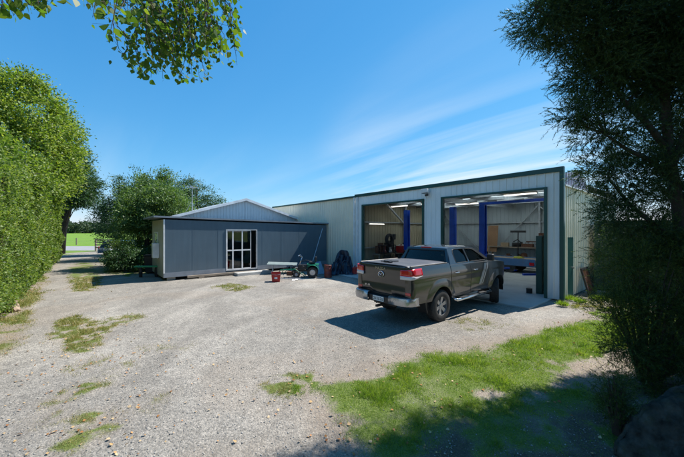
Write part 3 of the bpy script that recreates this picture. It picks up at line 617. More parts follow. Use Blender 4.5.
mb = MB(); mb.tube([(-3.1, .8, 3.4), (-3.1, .8, 5.15)], .03); mb.bar((-3.1, .8, 4.2), (-3.45, .8, 3.5), .02, .02); mb.box(-3.25, -2.95, .72, .88, 5.0, 5.12)
mb.tube([(-3.45, .8, 5.05), (-2.75, .8, 5.05)], .012); mb.build('aerial', M['galv'], Gb)
# ---------------------------------------------------------------- pickup truck
def wheel(parent, name, loc, steer, side, r=0.40, wd=0.265, k=6, rimr=0.235, rot=0.0):
    """tyre, rim with k spokes; side=+1 left, -1 right (outer face)"""
    wh = bpy.data.objects.new(name, None); C.objects.link(wh); wh.parent = parent; wh.location = loc; wh.rotation_euler = (0, 0, steer)
    h = wd / 2
    pr = [(rimr, -h * .9), (rimr + .03, -h * .98), (r - .045, -h), (r - .012, -h * .86), (r, -h * .62), (r, h * .62), (r - .012, h * .86), (r - .045, h), (rimr + .03, h * .98), (rimr, h * .9)]
    m = MB(); m.lathe(pr, 40, 'Y')
    for i in range(40):                      # tread blocks
        t = 2 * math.pi * i / 40
        for y0, y1 in ((-h * .62, -.02), (.02, h * .62)):
            ct, st_ = math.cos(t + (0.04 if y0 < 0 else 0)), math.sin(t + (0.04 if y0 < 0 else 0)); tx, tz = -st_ * .022, ct * .022
            p = [(ct * rr + s_ * tx, y, st_ * rr + s_ * tz) for rr in (r - .002, r + .009) for y in (y0, y1) for s_ in (-1, 1)]
            m.add(p, [(4, 5, 7, 6), (0, 4, 6, 2), (1, 3, 7, 5), (0, 1, 5, 4), (2, 6, 7, 3)])
    m.build('tyre', M['rubber'], wh, smooth=True, auto=35)
    m = MB(); m.lathe([(rimr + .006, -h * .85), (rimr + .006, h * .88), (rimr - .012, h * .86), (rimr - .02, h * .45), (rimr - .03, -h * .6)], 40, 'Y')
    for i in range(k):
        t = 2 * math.pi * i / k + rot; c_, s_ = math.cos(t), math.sin(t)
        def q(a, b, y): return (c_ * a - s_ * b, side * y, s_ * a + c_ * b)
        yo = h * .72; yi = h * .35
        v = [q(.05, -.034, yo - .015), q(.05, .034, yo - .015), q(rimr, .052, yo), q(rimr, -.052, yo), q(.05, -.034, yi), q(.05, .034, yi), q(rimr, .052, yi), q(rimr, -.052, yi)]
        m.add(v, [(0, 1, 2, 3), (4, 7, 6, 5), (0, 4, 5, 1), (1, 5, 6, 2), (2, 6, 7, 3), (3, 7, 4, 0)])
    m.lathe([(.001, side * h * .74), (.06, side * h * .72), (.07, side * h * .3)], 20, 'Y'); m.build('rim', M['rim'], wh)
    m = MB(); m.lathe([(.001, side * .0), (rimr - .03, side * .0)], 24, 'Y'); m.build('brake_disc', M['black'], wh)
    return wh
TRO = (1.95, 8.41, 0.0)
T = thing('pickup_truck', 'dusty dark grey double cab pickup parked facing the open right hand workshop door', 'pickup truck', loc=TRO, rz=TH)
LF = 0.08; WB = 3.20; XR, XF = -1.22, 4.07
def zt(x):                                   # top edge of the body side
    if x < 0.42: return 1.37 + LF
    if x < 2.55: return 1.315 - 0.012 * (x - .42) + LF
    return 1.29 - 0.05 * (x - 2.55) - 0.075 * max(0, x - 3.2) ** 1.6 + LF
def zbm(x):
    b = 0.50 + LF if x < 0.3 else 0.46 + LF
    if x > 3.7: b += 0.05
    for xc, r_ in ((0.0, 0.485), (WB, 0.485)):
        d = abs(x - xc)
        if d < r_: b = max(b, 0.40 + math.sqrt(r_ * r_ - d * d) * 1.03)
    return b
def yw(x, z):
    z -= LF
    p = [(.40, .875), (.52, .90), (.70, .918), (.90, .925), (1.02, .918), (1.08, .928), (1.16, .918), (1.28, .895), (1.38, .862)]
    y = p[0][1]
    for (z0, y0), (z1, y1) in zip(p, p[1:]):
        if z >= z0: y = y0 + (y1 - y0) * min(1, (z - z0) / (z1 - z0))
    for xc in (0.0, WB):                     # wheel arch flares
        d = math.hypot(x - xc, (z + LF - .40) / 1.03)
        if d < .68: y += .028 * max(0, 1 - max(0, d - .50) / .18) ** .7
    if x > 3.35: y *= 1 - ((x - 3.35) / .72) ** 2.2 * .20
    if x < XR + .12: y *= 1 - ((XR + .12 - x) / .12) ** 2 * .035
    if x > 0.45: y -= .012 * max(0, (z - .62) * (1.0 - z) * 12) * 0.6
    return y
xs = set(np.round(np.arange(XR, XF + .001, .025), 4))
for xc in (0, WB):
    for k in range(-24, 25): xs.add(round(xc + .485 * math.sin(k / 24 * math.pi / 2), 4))
SEAM = [0.435, 1.47, 2.56]
for s_ in SEAM:
    for d in (-.012, -.005, .005, .012): xs.add(round(s_ + d, 4))
xs = sorted(v for v in xs if XR <= v <= XF)
def side(sg):
    P = []
    for x in xs:
        z0, z1 = zbm(x), zt(x); row = []
        g = any(abs(x - s_) < .007 for s_ in SEAM); dp = .05 if abs(x - SEAM[0]) < .007 else .014
        inner = yw(x, z0) - .09
        row.append((x, sg * inner, z0 + .005))
        for j in range(27):
            z = z0 + (z1 - z0) * j / 26; y = yw(x, z)
            if g and z > .50: y -= dp
            row.append((x, sg * y, z))
        row.append((x, sg * (yw(x, z1) - .035), z1 + .012)); row.append((x, sg * (yw(x, z1) - .09), z1 + .004))
        P.append(row)
    return P
mb = MB(); mb.grid(side(1)); mb.grid(side(-1)); mb.build('body', M['paint'], T, smooth=True, auto=40)
# rear of the bed and tailgate
mb = MB()
def rear_y(z): return yw(XR, z)
zs = [0.58, .70, .85, 1.0, 1.1, 1.2, 1.3, 1.37 + LF]
mb.grid([[(XR - .001, sg * rear_y(z), z), (XR - .012, sg * (rear_y(z) - .06), z), (XR - .014, sg * .735, z)][::1] for z in zs for sg in (1,)]); mb.grid([[(XR - .001, -rear_y(z), z), (XR - .012, -(rear_y(z) - .06), z), (XR - .014, -.735, z)] for z in zs])
split_build(mb, 'rear_corner', M['paint'], T, smooth=True)
mb = MB(); P = []
for z, dx_ in ((.70, .0), (.72, .018), (.86, .022), (.88, .012), (1.02, .014), (1.05, .024), (1.30, .034), (1.375, .040), (1.40, .030), (1.41, .0)):
    P.append([(XR - .0 - dx_ * (1 - (abs(y) / .73) ** 6 * .6), y, z + LF * .6) for y in np.linspace(-.728, .728, 25)])
mb.grid(P); mb.box(XR + .0, XR + .03, -.726, .726, .70, 1.44); tg = mb.build('tailgate', M['paint'], T, smooth=True, auto=40)
def text(s, size, mat, parent, mtx, ex=.004, bold=False):
    cu = bpy.data.curves.new('lettering', 'FONT'); cu.body = s; cu.size = size; cu.extrude = ex; cu.align_x = 'CENTER'; cu.align_y = 'CENTER'; cu.space_character = 1.1
    to = bpy.data.objects.new('tmp', cu); C.objects.link(to); dg = bpy.context.evaluated_depsgraph_get(); me = bpy.data.meshes.new_from_object(to.evaluated_get(dg))
    bpy.data.objects.remove(to); o = bpy.data.objects.new('lettering', me); C.objects.link(o); me.materials.clear(); me.materials.append(mat); o.parent = parent; o.matrix_local = mtx; return o
def rearm(x, y, z): return Matrix(((0, 0, -1, x), (-1, 0, 0, y), (0, 1, 0, z), (0, 0, 0, 1)))
text('MAZDA', .095, M['chrome'], tg, rearm(XR - .048, 0.02, 1.365)); text('BT-50', .07, M['chrome'], tg, rearm(XR - .03, .50, .90))
mb = MB()
P = []
for k in range(33):
    t = 2 * math.pi * k / 32; P.append((XR - .05, .088 * math.cos(t), 1.225 + .07 * math.sin(t)))
mb.tube(P, .010, 6); mb.tube([(XR - .052, .075, 1.255), (XR - .055, .03, 1.245), (XR - .055, 0, 1.20), (XR - .055, -.03, 1.245), (XR - .052, -.075, 1.255)], .009, 6); mb.build('emblem', M['chrome'], tg)
# tail lamps wrap round the corners
def lamp(sg):
    def zhi(u): return 1.385 - .02 * u
    m = MB(); Pr = []; Pc = []
    path = []                                # from the tailgate edge round to the side
    for i in range(6): path.append((XR - .035 + .004 * i, sg * (.62 + .045 * i), 0))
    path.append((XR - .006, sg * (yw(XR, 1.25) + .004), 1))
    for i in range(1, 9): path.append((XR + .045 * i, None, 1))
    rows = []
    for i, (x, y, s_) in enumerate(path):
        u = i / (len(path) - 1)
        top = 1.385 + .03 * min(1, u * 1.6); bot = 1.16 + .02 * u + .12 * max(0, u - .45); mid = bot + (top - bot) * (.34 + .10 * max(0, .5 - u))
        if u > .5: mid = bot + (top - bot) * .28 * (1 - (u - .5) * 1.9)
        rows.append([(x, (y if y is not None else sg * (yw(x, z) + .012)), z) for z in np.linspace(bot, mid, 4)] + [None] + [(x, (y if y is not None else sg * (yw(x, z) + .012)), z) for z in np.linspace(mid, top, 5)])
    m1 = MB(); m1.grid([r_[5:] for r_ in rows]); l = m1.build('tail_lamp', M['lens_red'], T, smooth=True); so = l.modifiers.new('s', 'SOLIDIFY'); so.thickness = .03 ; so.offset = -1 if sg > 0 else 1
    m2 = MB(); m2.grid([r_[:4] for r_ in rows]); l2 = m2.build('reverse_lens', M['lens_clear'], l, smooth=True); so = l2.modifiers.new('s', 'SOLIDIFY'); so.thickness = .03; so.offset = -1 if sg > 0 else 1
lamp(1); lamp(-1)
# rear bumper with step, plate and reflectors
mb = MB()
for sg in (1, -1):
    P = []
    for (x, y) in ((XR - .16, .34), (XR - .165, .55), (XR - .15, .72), (XR - .10, .83), (XR - .02, .89), (XR + .12, .915), (XR + .26, .918)):
        P.append([(x + .05, sg * y, .545), (x - .0, sg * y, .565), (x - .012, sg * y, .66), (x + .0, sg * y, .735), (x + .05, sg * (y - .01), .755)])
    mb.grid(P)
rbs = split_build(mb, 'rear_bumper', M['bumper'], T, smooth=True, auto=50); rb = rbs[0]
for r_ in rbs: so = r_.modifiers.new('s', 'SOLIDIFY'); so.thickness = .03
mb = MB(); mb.box(XR - .14, XR + .03, -.36, .36, .54, .70); mb.box(XR - .02, XR + .05, -.86, .86, .56, .755); mb.build('bumper_centre', M['black'], rb, bevel=.01)
mb = MB(); mb.box(XR - .155, XR - .142, -.18, .18, .575, .69); pl = mb.build('number_plate', M['plate'], rb)
mb = MB()
for i in range(6):
    y = .14 - i * .056; mb.box(XR - .158, XR - .1552, y - .018, y + .018, .60, .615); mb.box(XR - .158, XR - .1552, y - .018, y - .009, .615, .665)
    if i % 2: mb.box(XR - .158, XR - .1552, y + .009, y + .018, .615, .665)
    else: mb.box(XR - .158, XR - .1552, y - .009, y + .018, .65, .665)
mb.build('plate_characters', M['ink'], pl)
for sg in (1, -1):
    MB().box(XR - .018, XR - .0, sg * .80 - .085, sg * .80 + .07, .80, .87).build('reflector', M['lens_red'], rb, bevel=.008)
mb = MB(); mb.bar((XR + .2, 0, .46), (XR - .22, 0, .46), .06, .05); mb.bar((XR + .1, -.35, .48), (XR + .1, .35, .48), .06, .06)
mb.tube([(XR - .2, 0, .525), (XR - .2, 0, .54), (XR - .2, 0, .565), (XR - .2, 0, .575)], [.012, .025, .025, .01], 10); mb.build('tow_bar', M['black'], T)
# tonneau cover
P = []
for i, x in enumerate(np.linspace(XR + .01, .40, 22)):
    P.append([(x, y, 1.39 + LF + .022 * (1 - (abs(y) / .80) ** 4) - .008 * abs(math.sin((x + 1.2) * 5.5)) - (.03 if abs(y) > .79 else 0)) for y in np.linspace(-.81, .81, 19)])
mb = MB(); mb.grid(P); tn = mb.build('tonneau_cover', M['tonneau'], T, smooth=True); so = tn.modifiers.new('s', 'SOLIDIFY'); so.thickness = .02; so.offset = -1
mb = MB(); mb.bar((-.95, .30, 1.505), (-.62, -.02, 1.51), .05, .02); mb.bar((-.80, .28, 1.515), (-.95, -.06, 1.505), .07, .03); mb.bar((-.70, .20, 1.51), (-.98, .12, 1.51), .09, .03); mb.build('folded_straps', M['black'], T)
mb = MB()
for sg in (1, -1):
    mb.tube([(XR + .05, sg * .83, 1.385 + LF), (.35, sg * .83, 1.385 + LF)], .018, 6)
mb.build('bed_rail', M['black'], T)
# under body, wheel wells, bed floor
mb = MB(); mb.box(-.9, 3.9, -.45, .45, .42, .62); mb.box(XR + .03, .40, -.80, .80, .86, .90); mb.box(.46, 2.9, -.84, .84, .60, .68); mb.box(.40, .43, -.8, .8, .6, 1.36)
for xc in (0, WB):
    for sg in (1, -1):
        P = [[(xc + .50 * math.cos(t), sg * y, .40 + .515 * math.sin(t)) for t in np.linspace(-.1, math.pi + .1, 16)] for y in (.50, .90 - .03)]; mb.grid(P); mb.box(xc - .5, xc + .5, sg * .5 - .01, sg * .5 + .01, .5, .95)
mb.tube([(0, -.65, .40), (0, .65, .40)], .06); mb.tube([(WB, -.65, .40), (WB, .65, .40)], .04); mb.tube([(0, -.09, .40), (0, .09, .40)], .15, 14)
mb.build('underbody', M['black'], T)
# greenhouse: pillars, roof, glass
zB, zR = 1.30 + LF, 1.765 + LF
def gy_(z, x): return .872 - (z - zB) * .50 - .03 * max(0, (x - 2.0))
def gm(sg): return lambda x, z: (x, sg * gy_(z, x), z)
outl = [(.47, zB), (2.84, zB - .02), (2.75, zB + .05), (2.45, zB + .235), (2.12, zB + .405), (2.02, zR - .015), (1.85, zR), (.80, zR), (.66, zR - .03), (.56, zB + .2)]
w1 = [(.86, zB + .055), (.80, zB + .075), (.83, zB + .30), (.88, zB + .385), (.94, zB + .405), (1.43, zB + .405), (1.43, zB + .055)]
w2 = [(1.54, zB + .055), (1.54, zB + .405), (1.80, zB + .40), (1.98, zB + .37), (2.20, zB + .25), (2.50, zB + .08), (2.50, zB + .05)]
for sg in (1, -1):
    m = MB(); m.holed([outl, w1, w2], gm(sg), (0, -sg * .045, 0)); m.build('cab_side', M['paint'], T, bevel=.006)
    for wn_, nm in ((w1, 'rear_door_window'), (w2, 'front_door_window')):
        m = MB(); cxm = sum(p[0] for p in wn_) / len(wn_); czm = sum(p[1] for p in wn_) / len(wn_)
        m.prism([(x + (x - cxm) * .03, sg * (gy_(z, x) - .016), z + (z - czm) * .04) for x, z in wn_], (0, -sg * .006, 0)); m.build(nm, M['car_glass'], T)
        m = MB(); pp = [(x + (x - cxm) * .02, sg * (gy_(z, x) + .001), z + (z - czm) * .03) for x, z in wn_]; m.tube(pp + [pp[0]], .010, 5); m.build('window_seal', M['black'], T)
# roof
P = []
for i, (x, z, hw) in enumerate([(.655, zR - .035, .625), (.70, zR - .012, .63), (.78, zR + .008, .635), (1.0, zR + .03, .64), (1.4, zR + .045, .645), (1.75, zR + .036, .64), (1.95, zR + .012, .63), (2.05, zR - .02, .62)]):
    P.append([(x + .05 * abs(v) ** 3 * (-1 if i > 4 else .3), v * (hw + .012), z - .05 * abs(v) ** 6 - (.012 if abs(v) == 1 else 0)) for v in np.linspace(-1, 1, 17)])
mb = MB(); mb.grid(P); rf = mb.build('roof', M['paint'], T, smooth=True); so = rf.modifiers.new('s', 'SOLIDIFY'); so.thickness = .04; so.offset = -1
mb = MB(); mb.box(.62, .66, -.17, .17, zR - .035, zR + .0); mb.build('brake_light', M['lens_red'], T, bevel=.008)
# rear window wall of the cab
def rm(y, z): return (.47 + (z - zB) * .37, y, z)
ro = [(-.85, zB - .02), (.85, zB - .02), (.655, zR - .02), (-.655, zR - .02)]; rw = [(-.70, zB + .065), (-.60, zR - .085), (.60, zR - .085), (.70, zB + .065), (.66, zB + .045), (-.66, zB + .045)]
mb = MB(); mb.holed([ro, rw], rm, (.03, 0, 0)); mb.build('cab_rear', M['paint'], T)
mb = MB(); mb.prism([(rm(y, z)[0] + .012, y * 1.01, z) for y, z in rw], (.006, 0, 0)); mb.build('rear_window', M['car_glass'], T)
mb = MB(); pp = [(rm(y, z)[0] - .002, y, z) for y, z in rw]; mb.tube(pp + [pp[0]], .016, 6); mb.build('window_seal', M['black'], T)
# windscreen and scuttle
ws = [(-.78, 0), (.78, 0), (.63, 1), (-.63, 1)]
mb = MB(); P = [[(2.86 + .10 * (1 - (y_) ** 2) - v * (.80 + .03 * (1 - y_ ** 2)), y_ * (.79 - .16 * v), zB - .03 + v * .49) for y_ in np.linspace(-1, 1, 13)] for v in np.linspace(0, 1, 8)]; mb.grid(P); mb.build('windscreen', M['car_glass'], T, smooth=True)
# bonnet
P = []
for x in np.linspace(2.60, XF - .02, 24):
    u = (x - 2.6) / (XF - 2.6); ye = yw(x, zt(x)) - .05
    P.append([(x + .12 * (1 - v * v) * u, v * ye, zt(x) + .012 + .075 * (1 - v * v) * (1 - .5 * u) + .012 * math.exp(-((abs(v) - .62) / .12) ** 2)) for v in np.linspace(-1, 1, 21)])
mb = MB(); mb.grid(P); bn = mb.build('bonnet', M['paint'], T, smooth=True); so = bn.modifiers.new('s', 'SOLIDIFY'); so.thickness = .03; so.offset = -1
# nose: grille, headlamps, bumper
mb = MB(); P = []
for z in np.linspace(.52, 1.06, 8):
    P.append([(XF - .04 + .14 * (1 - v * v) + .05 * math.sin((z - .52) / .6 * math.pi), v * .735, z) for v in np.linspace(-1, 1, 15)])
mb.grid(P); mb.build('front_bumper', M['paint'], T, smooth=True)
mb = MB(); mb.box(XF + .02, XF + .10, -.42, .42, .80, 1.04); [mb.box(XF + .10, XF + .115, -.40, .40, z, z + .02) for z in (.84, .90, .96)]; mb.build('grille', M['black'], T)
for sg in (1, -1): MB().box(XF - .22, XF + .02, sg * .62 - .13, sg * .62 + .13, .98, 1.14).build('headlamp', M['lens_clear'], T, bevel=.03)
# mirrors, handles, side steps, mud flaps, stripes
for sg in (1, -1):
    m = MB(); m.box(2.40, 2.52, sg * 1.02 - .10, sg * 1.02 + .10, zB + .03, zB + .23); mi = m.build('wing_mirror', M['black'], T, bevel=.035)
    m = MB(); m.bar((2.46, sg * .86, zB + .06), (2.46, sg * .96, zB + .08), .06, .04); m.build('arm', M['black'], mi)
    m = MB(); m.box(2.392, 2.398, sg * 1.02 - .08, sg * 1.02 + .08, zB + .05, zB + .21); m.build('mirror_glass', M['black'], mi)
    for x in (.60, 1.62):
        m = MB(); y = sg * (yw(x + .1, 1.20) + .022); m.box(x, x + .20, y - .012, y + .012, 1.175, 1.205); m.build('door_handle', M['chrome'], T, bevel=.01)
        m = MB(); m.lathe([(.001, 0), (.055, 0)], 14, 'Y'); h = m.build('handle_recess', M['black'], T); h.location = (x + .09, y - sg * .018, 1.185); h.scale = (1.3, 1, .8)
    m = MB(); m.tube([(.55, sg * .90, .50), (.62, sg * .985, .475), (2.55, sg * .985, .475), (2.62, sg * .90, .50)], .038, 10); m.build('side_step', M['chrome'], T, smooth=True)
    m = MB()
    for x0, x1 in ((.80, 1.15), (1.75, 2.15)): m.box(x0, x1, sg * .985 - .055, sg * .985 + .055, .508, .520)
    split_build(m, 'tread_pad', M['black'], T)
    m = MB(); m.prism([(-.60, sg * .84, .83), (-.50, sg * .84, .62), (-.50, sg * .84, .30), (-.53, sg * .84, .28), (-.62, sg * .84, .60)], (0, -sg * .26, 0)); m.build('mud_flap', M['black'], T)
    m = MB(); m.box(WB - .56, WB - .53, sg * .80 - .10, sg * .80 + .10, .34, .62); m.build('mud_flap', M['black'], T)
    m = MB(); 
    for x0, wd_ in ((1.93, .15), (2.13, .05)):                  # slanted silver stripes on the front doors
        P = []
        for z in np.linspace(.74, 1.34, 14):
            xx = x0 + (z - .74) * .62; P.append([(xx + wd_ * q, sg * (yw(xx + wd_ * q, z) + .005), z) for q in (0, .5, 1)])
        m.grid(P)
    split_build(m, 'door_stripe', M['stripe'], T)
m = MB(); m.lathe([(.001, 0), (.075, 0), (.08, .008)], 22, 'Y'); fc = m.build('fuel_cap', M['paint'], T); fc.location = (.02, .945, 1.19)
# interior
mb = MB()
for x, n_ in ((1.15, 3), (2.0, 2)):
    for y in ((-.42, 0, .42) if n_ == 3 else (-.38, .38)):
        mb.box(x - .02, x + .13, y - .19, y + .19, .95, 1.50); mb.box(x + .1, x + .55, y - .2, y + .2, .85, 1.0); mb.box(x + .0, x + .09, y - .12, y + .12, 1.53, 1.70)
st_o = mb.build('seats', M['seat'], T, bevel=.03)
mb = MB(); mb.box(2.55, 2.85, -.72, .72, 1.15, 1.36); mb.lathe([(.001, 0)], 3); mb.build('dashboard', M['black'], T, bevel=.03)
P = [(2.40 + .05 * math.sin(2 * math.pi * k / 20), -.38 + .18 * math.cos(2 * math.pi * k / 20), 1.30 + .18 * math.sin(2 * math.pi * k / 20)) for k in range(21)]
mb = MB(); mb.tube(P, .014, 6); mb.build('steering_wheel', M['black'], T)
wheel(T, 'wheel', (0, .80, .40), 0, 1, rot=.3); wheel(T, 'wheel', (0, -.80, .40), 0, -1, rot=.3)
wheel(T, 'wheel', (WB, .80, .40), R(24), 1, rot=.1); wheel(T, 'wheel', (WB, -.80, .40), R(24), -1, rot=.5)
# ---------------------------------------------------------------- blue car behind the shrub
K = thing('parked_car', 'light blue hatchback parked behind the dark bush beside the drive', 'car', loc=(at(128, 27.5), 27.5, 0), rz=R(8))
pro = [(-2.0, .35), (-2.0, .80), (-1.85, 1.0), (-1.55, 1.38), (-1.2, 1.47), (.1, 1.47), (.85, 1.05), (1.75, .90), (1.98, .70), (2.0, .35)]
mb = MB(); P = []
for v in (-.84, -.82, -.70, .70, .82, .84):
    k = 0 if abs(v) > .83 else 1; P.append([(x, v * (1 if z < 1.0 else .86), z - (0 if abs(v) < .75 else .02)) for x, z in pro])
mb.grid(P); body = mb.build('body', M['car_blue'], K, smooth=True, auto=30)
mb = MB(); mb.add([(x, s_ * y, z) for s_ in (1, -1) for x, y, z in ((-1.5, .80, 1.0), (-1.35, .735, 1.36), (.02, .735, 1.38), (.70, .80, 1.03))], [(0, 1, 2, 3), (7, 6, 5, 4)])
mb.add([(-1.86, -.6, 1.0), (-1.86, .6, 1.0), (-1.60, .55, 1.36), (-1.60, -.55, 1.36), (.88, -.62, 1.06), (.88, .62, 1.06), (.16, .55, 1.46), (.16, -.55, 1.46)], [(0, 1, 2, 3), (4, 5, 6, 7)]); mb.build('windows', M['glass'], K)
for x in (-1.25, 1.25):
    for s_ in (1, -1):
        m = MB(); m.lathe([(.001, -.09), (.30, -.09), (.31, 0), (.30, .09), (.001, .09)], 20, 'Y'); m.build('wheel', M['rubber'], K, loc=(x, s_ * .76, .31))
for s_ in (1, -1): MB().box(-2.01, -1.95, s_ * .68 - .1, s_ * .68 + .1, .72, .95).build('tail_lamp', M['lens_red'], K)
# ---------------------------------------------------------------- hoists (workshop frame)
def wthing(name, label, cat, t, s, z=0.025, rz=0, group=None): return thing(name, label, cat, loc=tuple(wl(t, s, z)), rz=TH + rz, group=group)
def hoist(label, t, s0, s1, beam):
    h = wthing('vehicle_hoist', label, 'hoist', t, (s0 + s1) / 2, group='two post hoists in the workshop bays'); d = (s1 - s0) / 2
    for sg in (-1, 1):
        m = MB(); y = sg * d; m.box(-.14, -.10, y - .13, y + .13, 0, 3.55); m.box(-.10, .10, y + (sg * .13 if sg > 0 else -.13) - .02, y + (sg * .13) + .02, 0, 3.55); m.box(.10, .14, y - .13, y + .13, 0, 3.55); m.box(-.30, .30, y - .28, y + .28, 0, .03)
        po = m.build('post', M['hoist_blue'], h)
        m = MB(); m.box(-.17, .17, y - sg * .10 - .08, y - sg * .10 + .08, .35, 1.15); ca = m.build('carriage', M['hoist_blue'], po)
        for q in (-1, 1):
            m = MB(); m.bar((0, y - sg * .15, .45), (q * .95, y - sg * .85, .45), .10, .08); m.lathe([(.001, .52), (.06, .52), (.06, .45)], 10); m.build('lift_arm', M['hoist_blue'], h)
        m = MB(); m.box(-.19, -.141, y - .10, y + .10, 1.15, 1.55); m.build('motor_box', M['black'], po) if sg < 0 else None
    m = MB(); 
    if beam: m.box(-.10, .10, -d - .15, d + .15, 3.56, 3.68); m.build('overhead_beam', M['hoist_blue'], h)
    else: m.box(-.17, .17, -d + .2, d - .2, 0.0, .04); m.build('floor_plate', M['galv'], h)
hoist('blue two post hoist under an overhead crossbeam in the right hand bay', 3.0, 1.05, 4.04, True)
hoist('blue two post hoist without crossbeam between the two bays', 3.0, 5.65, 8.72, False)
# ---------------------------------------------------------------- blue flat trailer
t = wthing('flat_trailer', 'faded blue flat deck trailer parked across the right hand bay', 'trailer', 6.6, 4.2)
MB().box(-.75, .75, -1.5, 1.5, .68, .74).build('deck', M['timber'], t)
mb = MB(); [mb.box(x - .03, x + .03, -1.53, 1.53, .40, .78) for x in (-.78, .78)]; [mb.box(-.75, .75, y - .03, y + .03, .42, .66) for y in (-1.5, 1.5)]; mb.build('side_frame', M['trailer_blue'], t)
MB().box(-.84, -.815, -1.5, -1.28, .46, .62).build('tail_lamp', M['lens_red'], t)
for y in (-.3, .45):
    for x in (-.72, .72):
        m = MB(); m.lathe([(.001, -.09), (.18, -.09), (.30, -.08), (.31, 0), (.30, .08), (.001, .09)], 20, 'Y'); w_ = m.build('wheel', M['rubber'], t, loc=(x, y, .31)); w_.rotation_euler.z = R(90)
    m = MB(); m.box(-.74, .74, y - .03, y + .03, .28, .34); m.build('axle', M['black'], t)
MB().bar((0, 1.5, .52), (0, 2.6, .46), .08, .08).build('drawbar', M['trailer_blue'], t)
o = MB().tube([(0, 0, .03), (.25, .1, .05), (.3, .35, .04), (.05, .45, .06), (-.1, .2, .05), (.2, .1, .09), (.5, .3, .03)], .035, 6).build('strap', M['yellow'], smooth=True); o.location = wl(6.1, 3.6, .78); tag(o, 'coiled yellow green strap lying on the blue trailer deck', 'strap')
# T shaped stand
t = wthing('tee_stand', 'tall black T shaped stand behind the blue trailer', 'stand', 7.9, 4.25)
MB().tube([(0, 0, 0), (0, 0, 2.28)], .035).build('post', M['black'], t); MB().box(-.05, .05, -.42, .42, 2.18, 2.30).build('crossbar', M['black'], t); MB().box(-.3, .3, -.3, .3, 0, .04).build('base', M['black'], t)
# back bench with clutter, leaning board
def bench(label, t_, s_, ln, wdt, h, rz, nlegs=2):
    b = wthing('workbench', label, 'workbench', t_, s_, rz=rz)
    MB().box(-ln / 2, ln / 2, -wdt / 2, wdt / 2, h - .06, h).build('benchtop', M['timber'], b)
    for x in (-ln / 2 + .08, ln / 2 - .08):
        for y in (-wdt / 2 + .06, wdt / 2 - .06): MB().box(x - .04, x + .04, y - .04, y + .04, 0, h - .062).build('leg', M['timber'], b)
    MB().box(-ln / 2 + .05, ln / 2 - .05, -wdt / 2 + .03, wdt / 2 - .03, .35, .39).build('shelf', M['timber'], b)
    return b
bench('long timber workbench against the back wall of the right hand bay', 8.45, 3.4, 5.6, .6, 1.30, R(90))
cl = random.Random(4)
def small(name, label, cat, fn, mat, p, rz=0, group=None, **k):
    m = MB(); fn(m); o = m.build(name, mat, **k); o.location = p; o.rotation_euler.z = TH + rz; return tag(o, label, cat, group)
small('vice', 'rusty bench vice on the back workbench', 'vice', lambda m: m.box(-.12, .12, -.07, .07, 0, .14).box(.02, .10, -.09, .09, .14, .26).bar((-.3, 0, .16), (.1, 0, .16), .05, .05), M['rust'], wl(8.3, 2.0, 1.327), bevel=.01)
small('grinder', 'dark bench grinder on the back workbench', 'grinder', lambda m: m.tube([(0, -.22, .16), (0, .22, .16)], .07, 14).tube([(0, -.24, .16), (0, -.19, .16)], .12, 16).tube([(0, .19, .16), (0, .24, .16)], .12, 16).box(-.08, .08, -.1, .1, 0, .1), M['black'], wl(8.4, 2.8, 1.327))
small('cardboard_box', 'small brown cardboard box on the back workbench near the T shaped stand', 'box', lambda m: m.box(-.17, .17, -.22, .22, 0, .24), M['card'], wl(8.4, 5.2, 1.327), rz=.2)
small('toolbox', 'rust coloured toolbox on the back workbench', 'toolbox', lambda m: m.box(-.14, .14, -.3, .3, 0, .2).tube([(0, -.12, .2), (0, -.12, .27), (0, .12, .27), (0, .12, .2)], .012), M['rust'], wl(8.4, 3.9, 1.327), bevel=.01)
small('anvil', 'dark anvil shaped block at the right end of the back workbench', 'anvil', lambda m: m.prism([(-.06, -.3, .18), (-.06, .18, .22), (-.06, .18, .12), (-.06, .05, .10), (-.06, .1, 0), (-.06, -.1, 0), (-.06, -.05, .10)], (.12, 0, 0)), M['black'], wl(8.3, 1.3, 1.327))
small('plywood_board', 'brown plywood board leaning upright by the blue hoist post', 'board', lambda m: m.prism([(0, -.32, 0), (0, .32, 0), (.25, .32, 1.7), (.25, -.32, 1.7)], (.02, 0, 0)), M['ply'], wl(8.2, 5.95, .96))
small('storage_cabinet', 'dark steel cabinet under the leaning plywood board', 'cabinet', lambda m: m.box(-.3, .3, -.45, .45, 0, .93).box(-.315, -.3, -.43, -.01, .05, .9).box(-.315, -.3, .01, .43, .05, .9), M['black'], wl(8.2, 6.75, .027), bevel=.008)
small('locker', 'tall dark green steel locker just inside the right hand door', 'locker', lambda m: m.box(-.25, .25, -.10, .10, 0, 2.1).box(-.262, -.25, -.08, .08, .05, 2.05), M['green_dark'], wl(.80, .84, .027), bevel=.008)
small('red_gas_bottle', 'red gas bottle standing in the left hand bay near the tool chest', 'gas bottle', lambda m: m.lathe([(.001, 0), (.12, 0), (.13, .05), (.13, 1.1), (.08, 1.25), (.03, 1.28), (.03, 1.36), (.001, 1.36)], 18), M['red'], wl(5.3, 8.9, .027), smooth=True)
small('blue_oil_drum', 'blue oil drum at the back of the left hand bay', 'drum', lambda m: m.lathe([(.001, 0), (.29, 0), (.29, .28), (.3, .3), (.29, .32), (.29, .58), (.3, .6), (.29, .62), (.29, .88), (.001, .88)], 24), M['trailer_blue'], wl(7.8, 8.9, .027))
small('hanging_hose', 'coiled dark air hose hanging on the back wall', 'hose', lambda m: [m.tube([(.03 * j, .22 * math.cos(q), .28 * math.sin(q)) for q in np.linspace(0, 6.28, 20)], .02, 6) for j in range(3)], M['black'], wl(8.75, 2.2, 2.1))
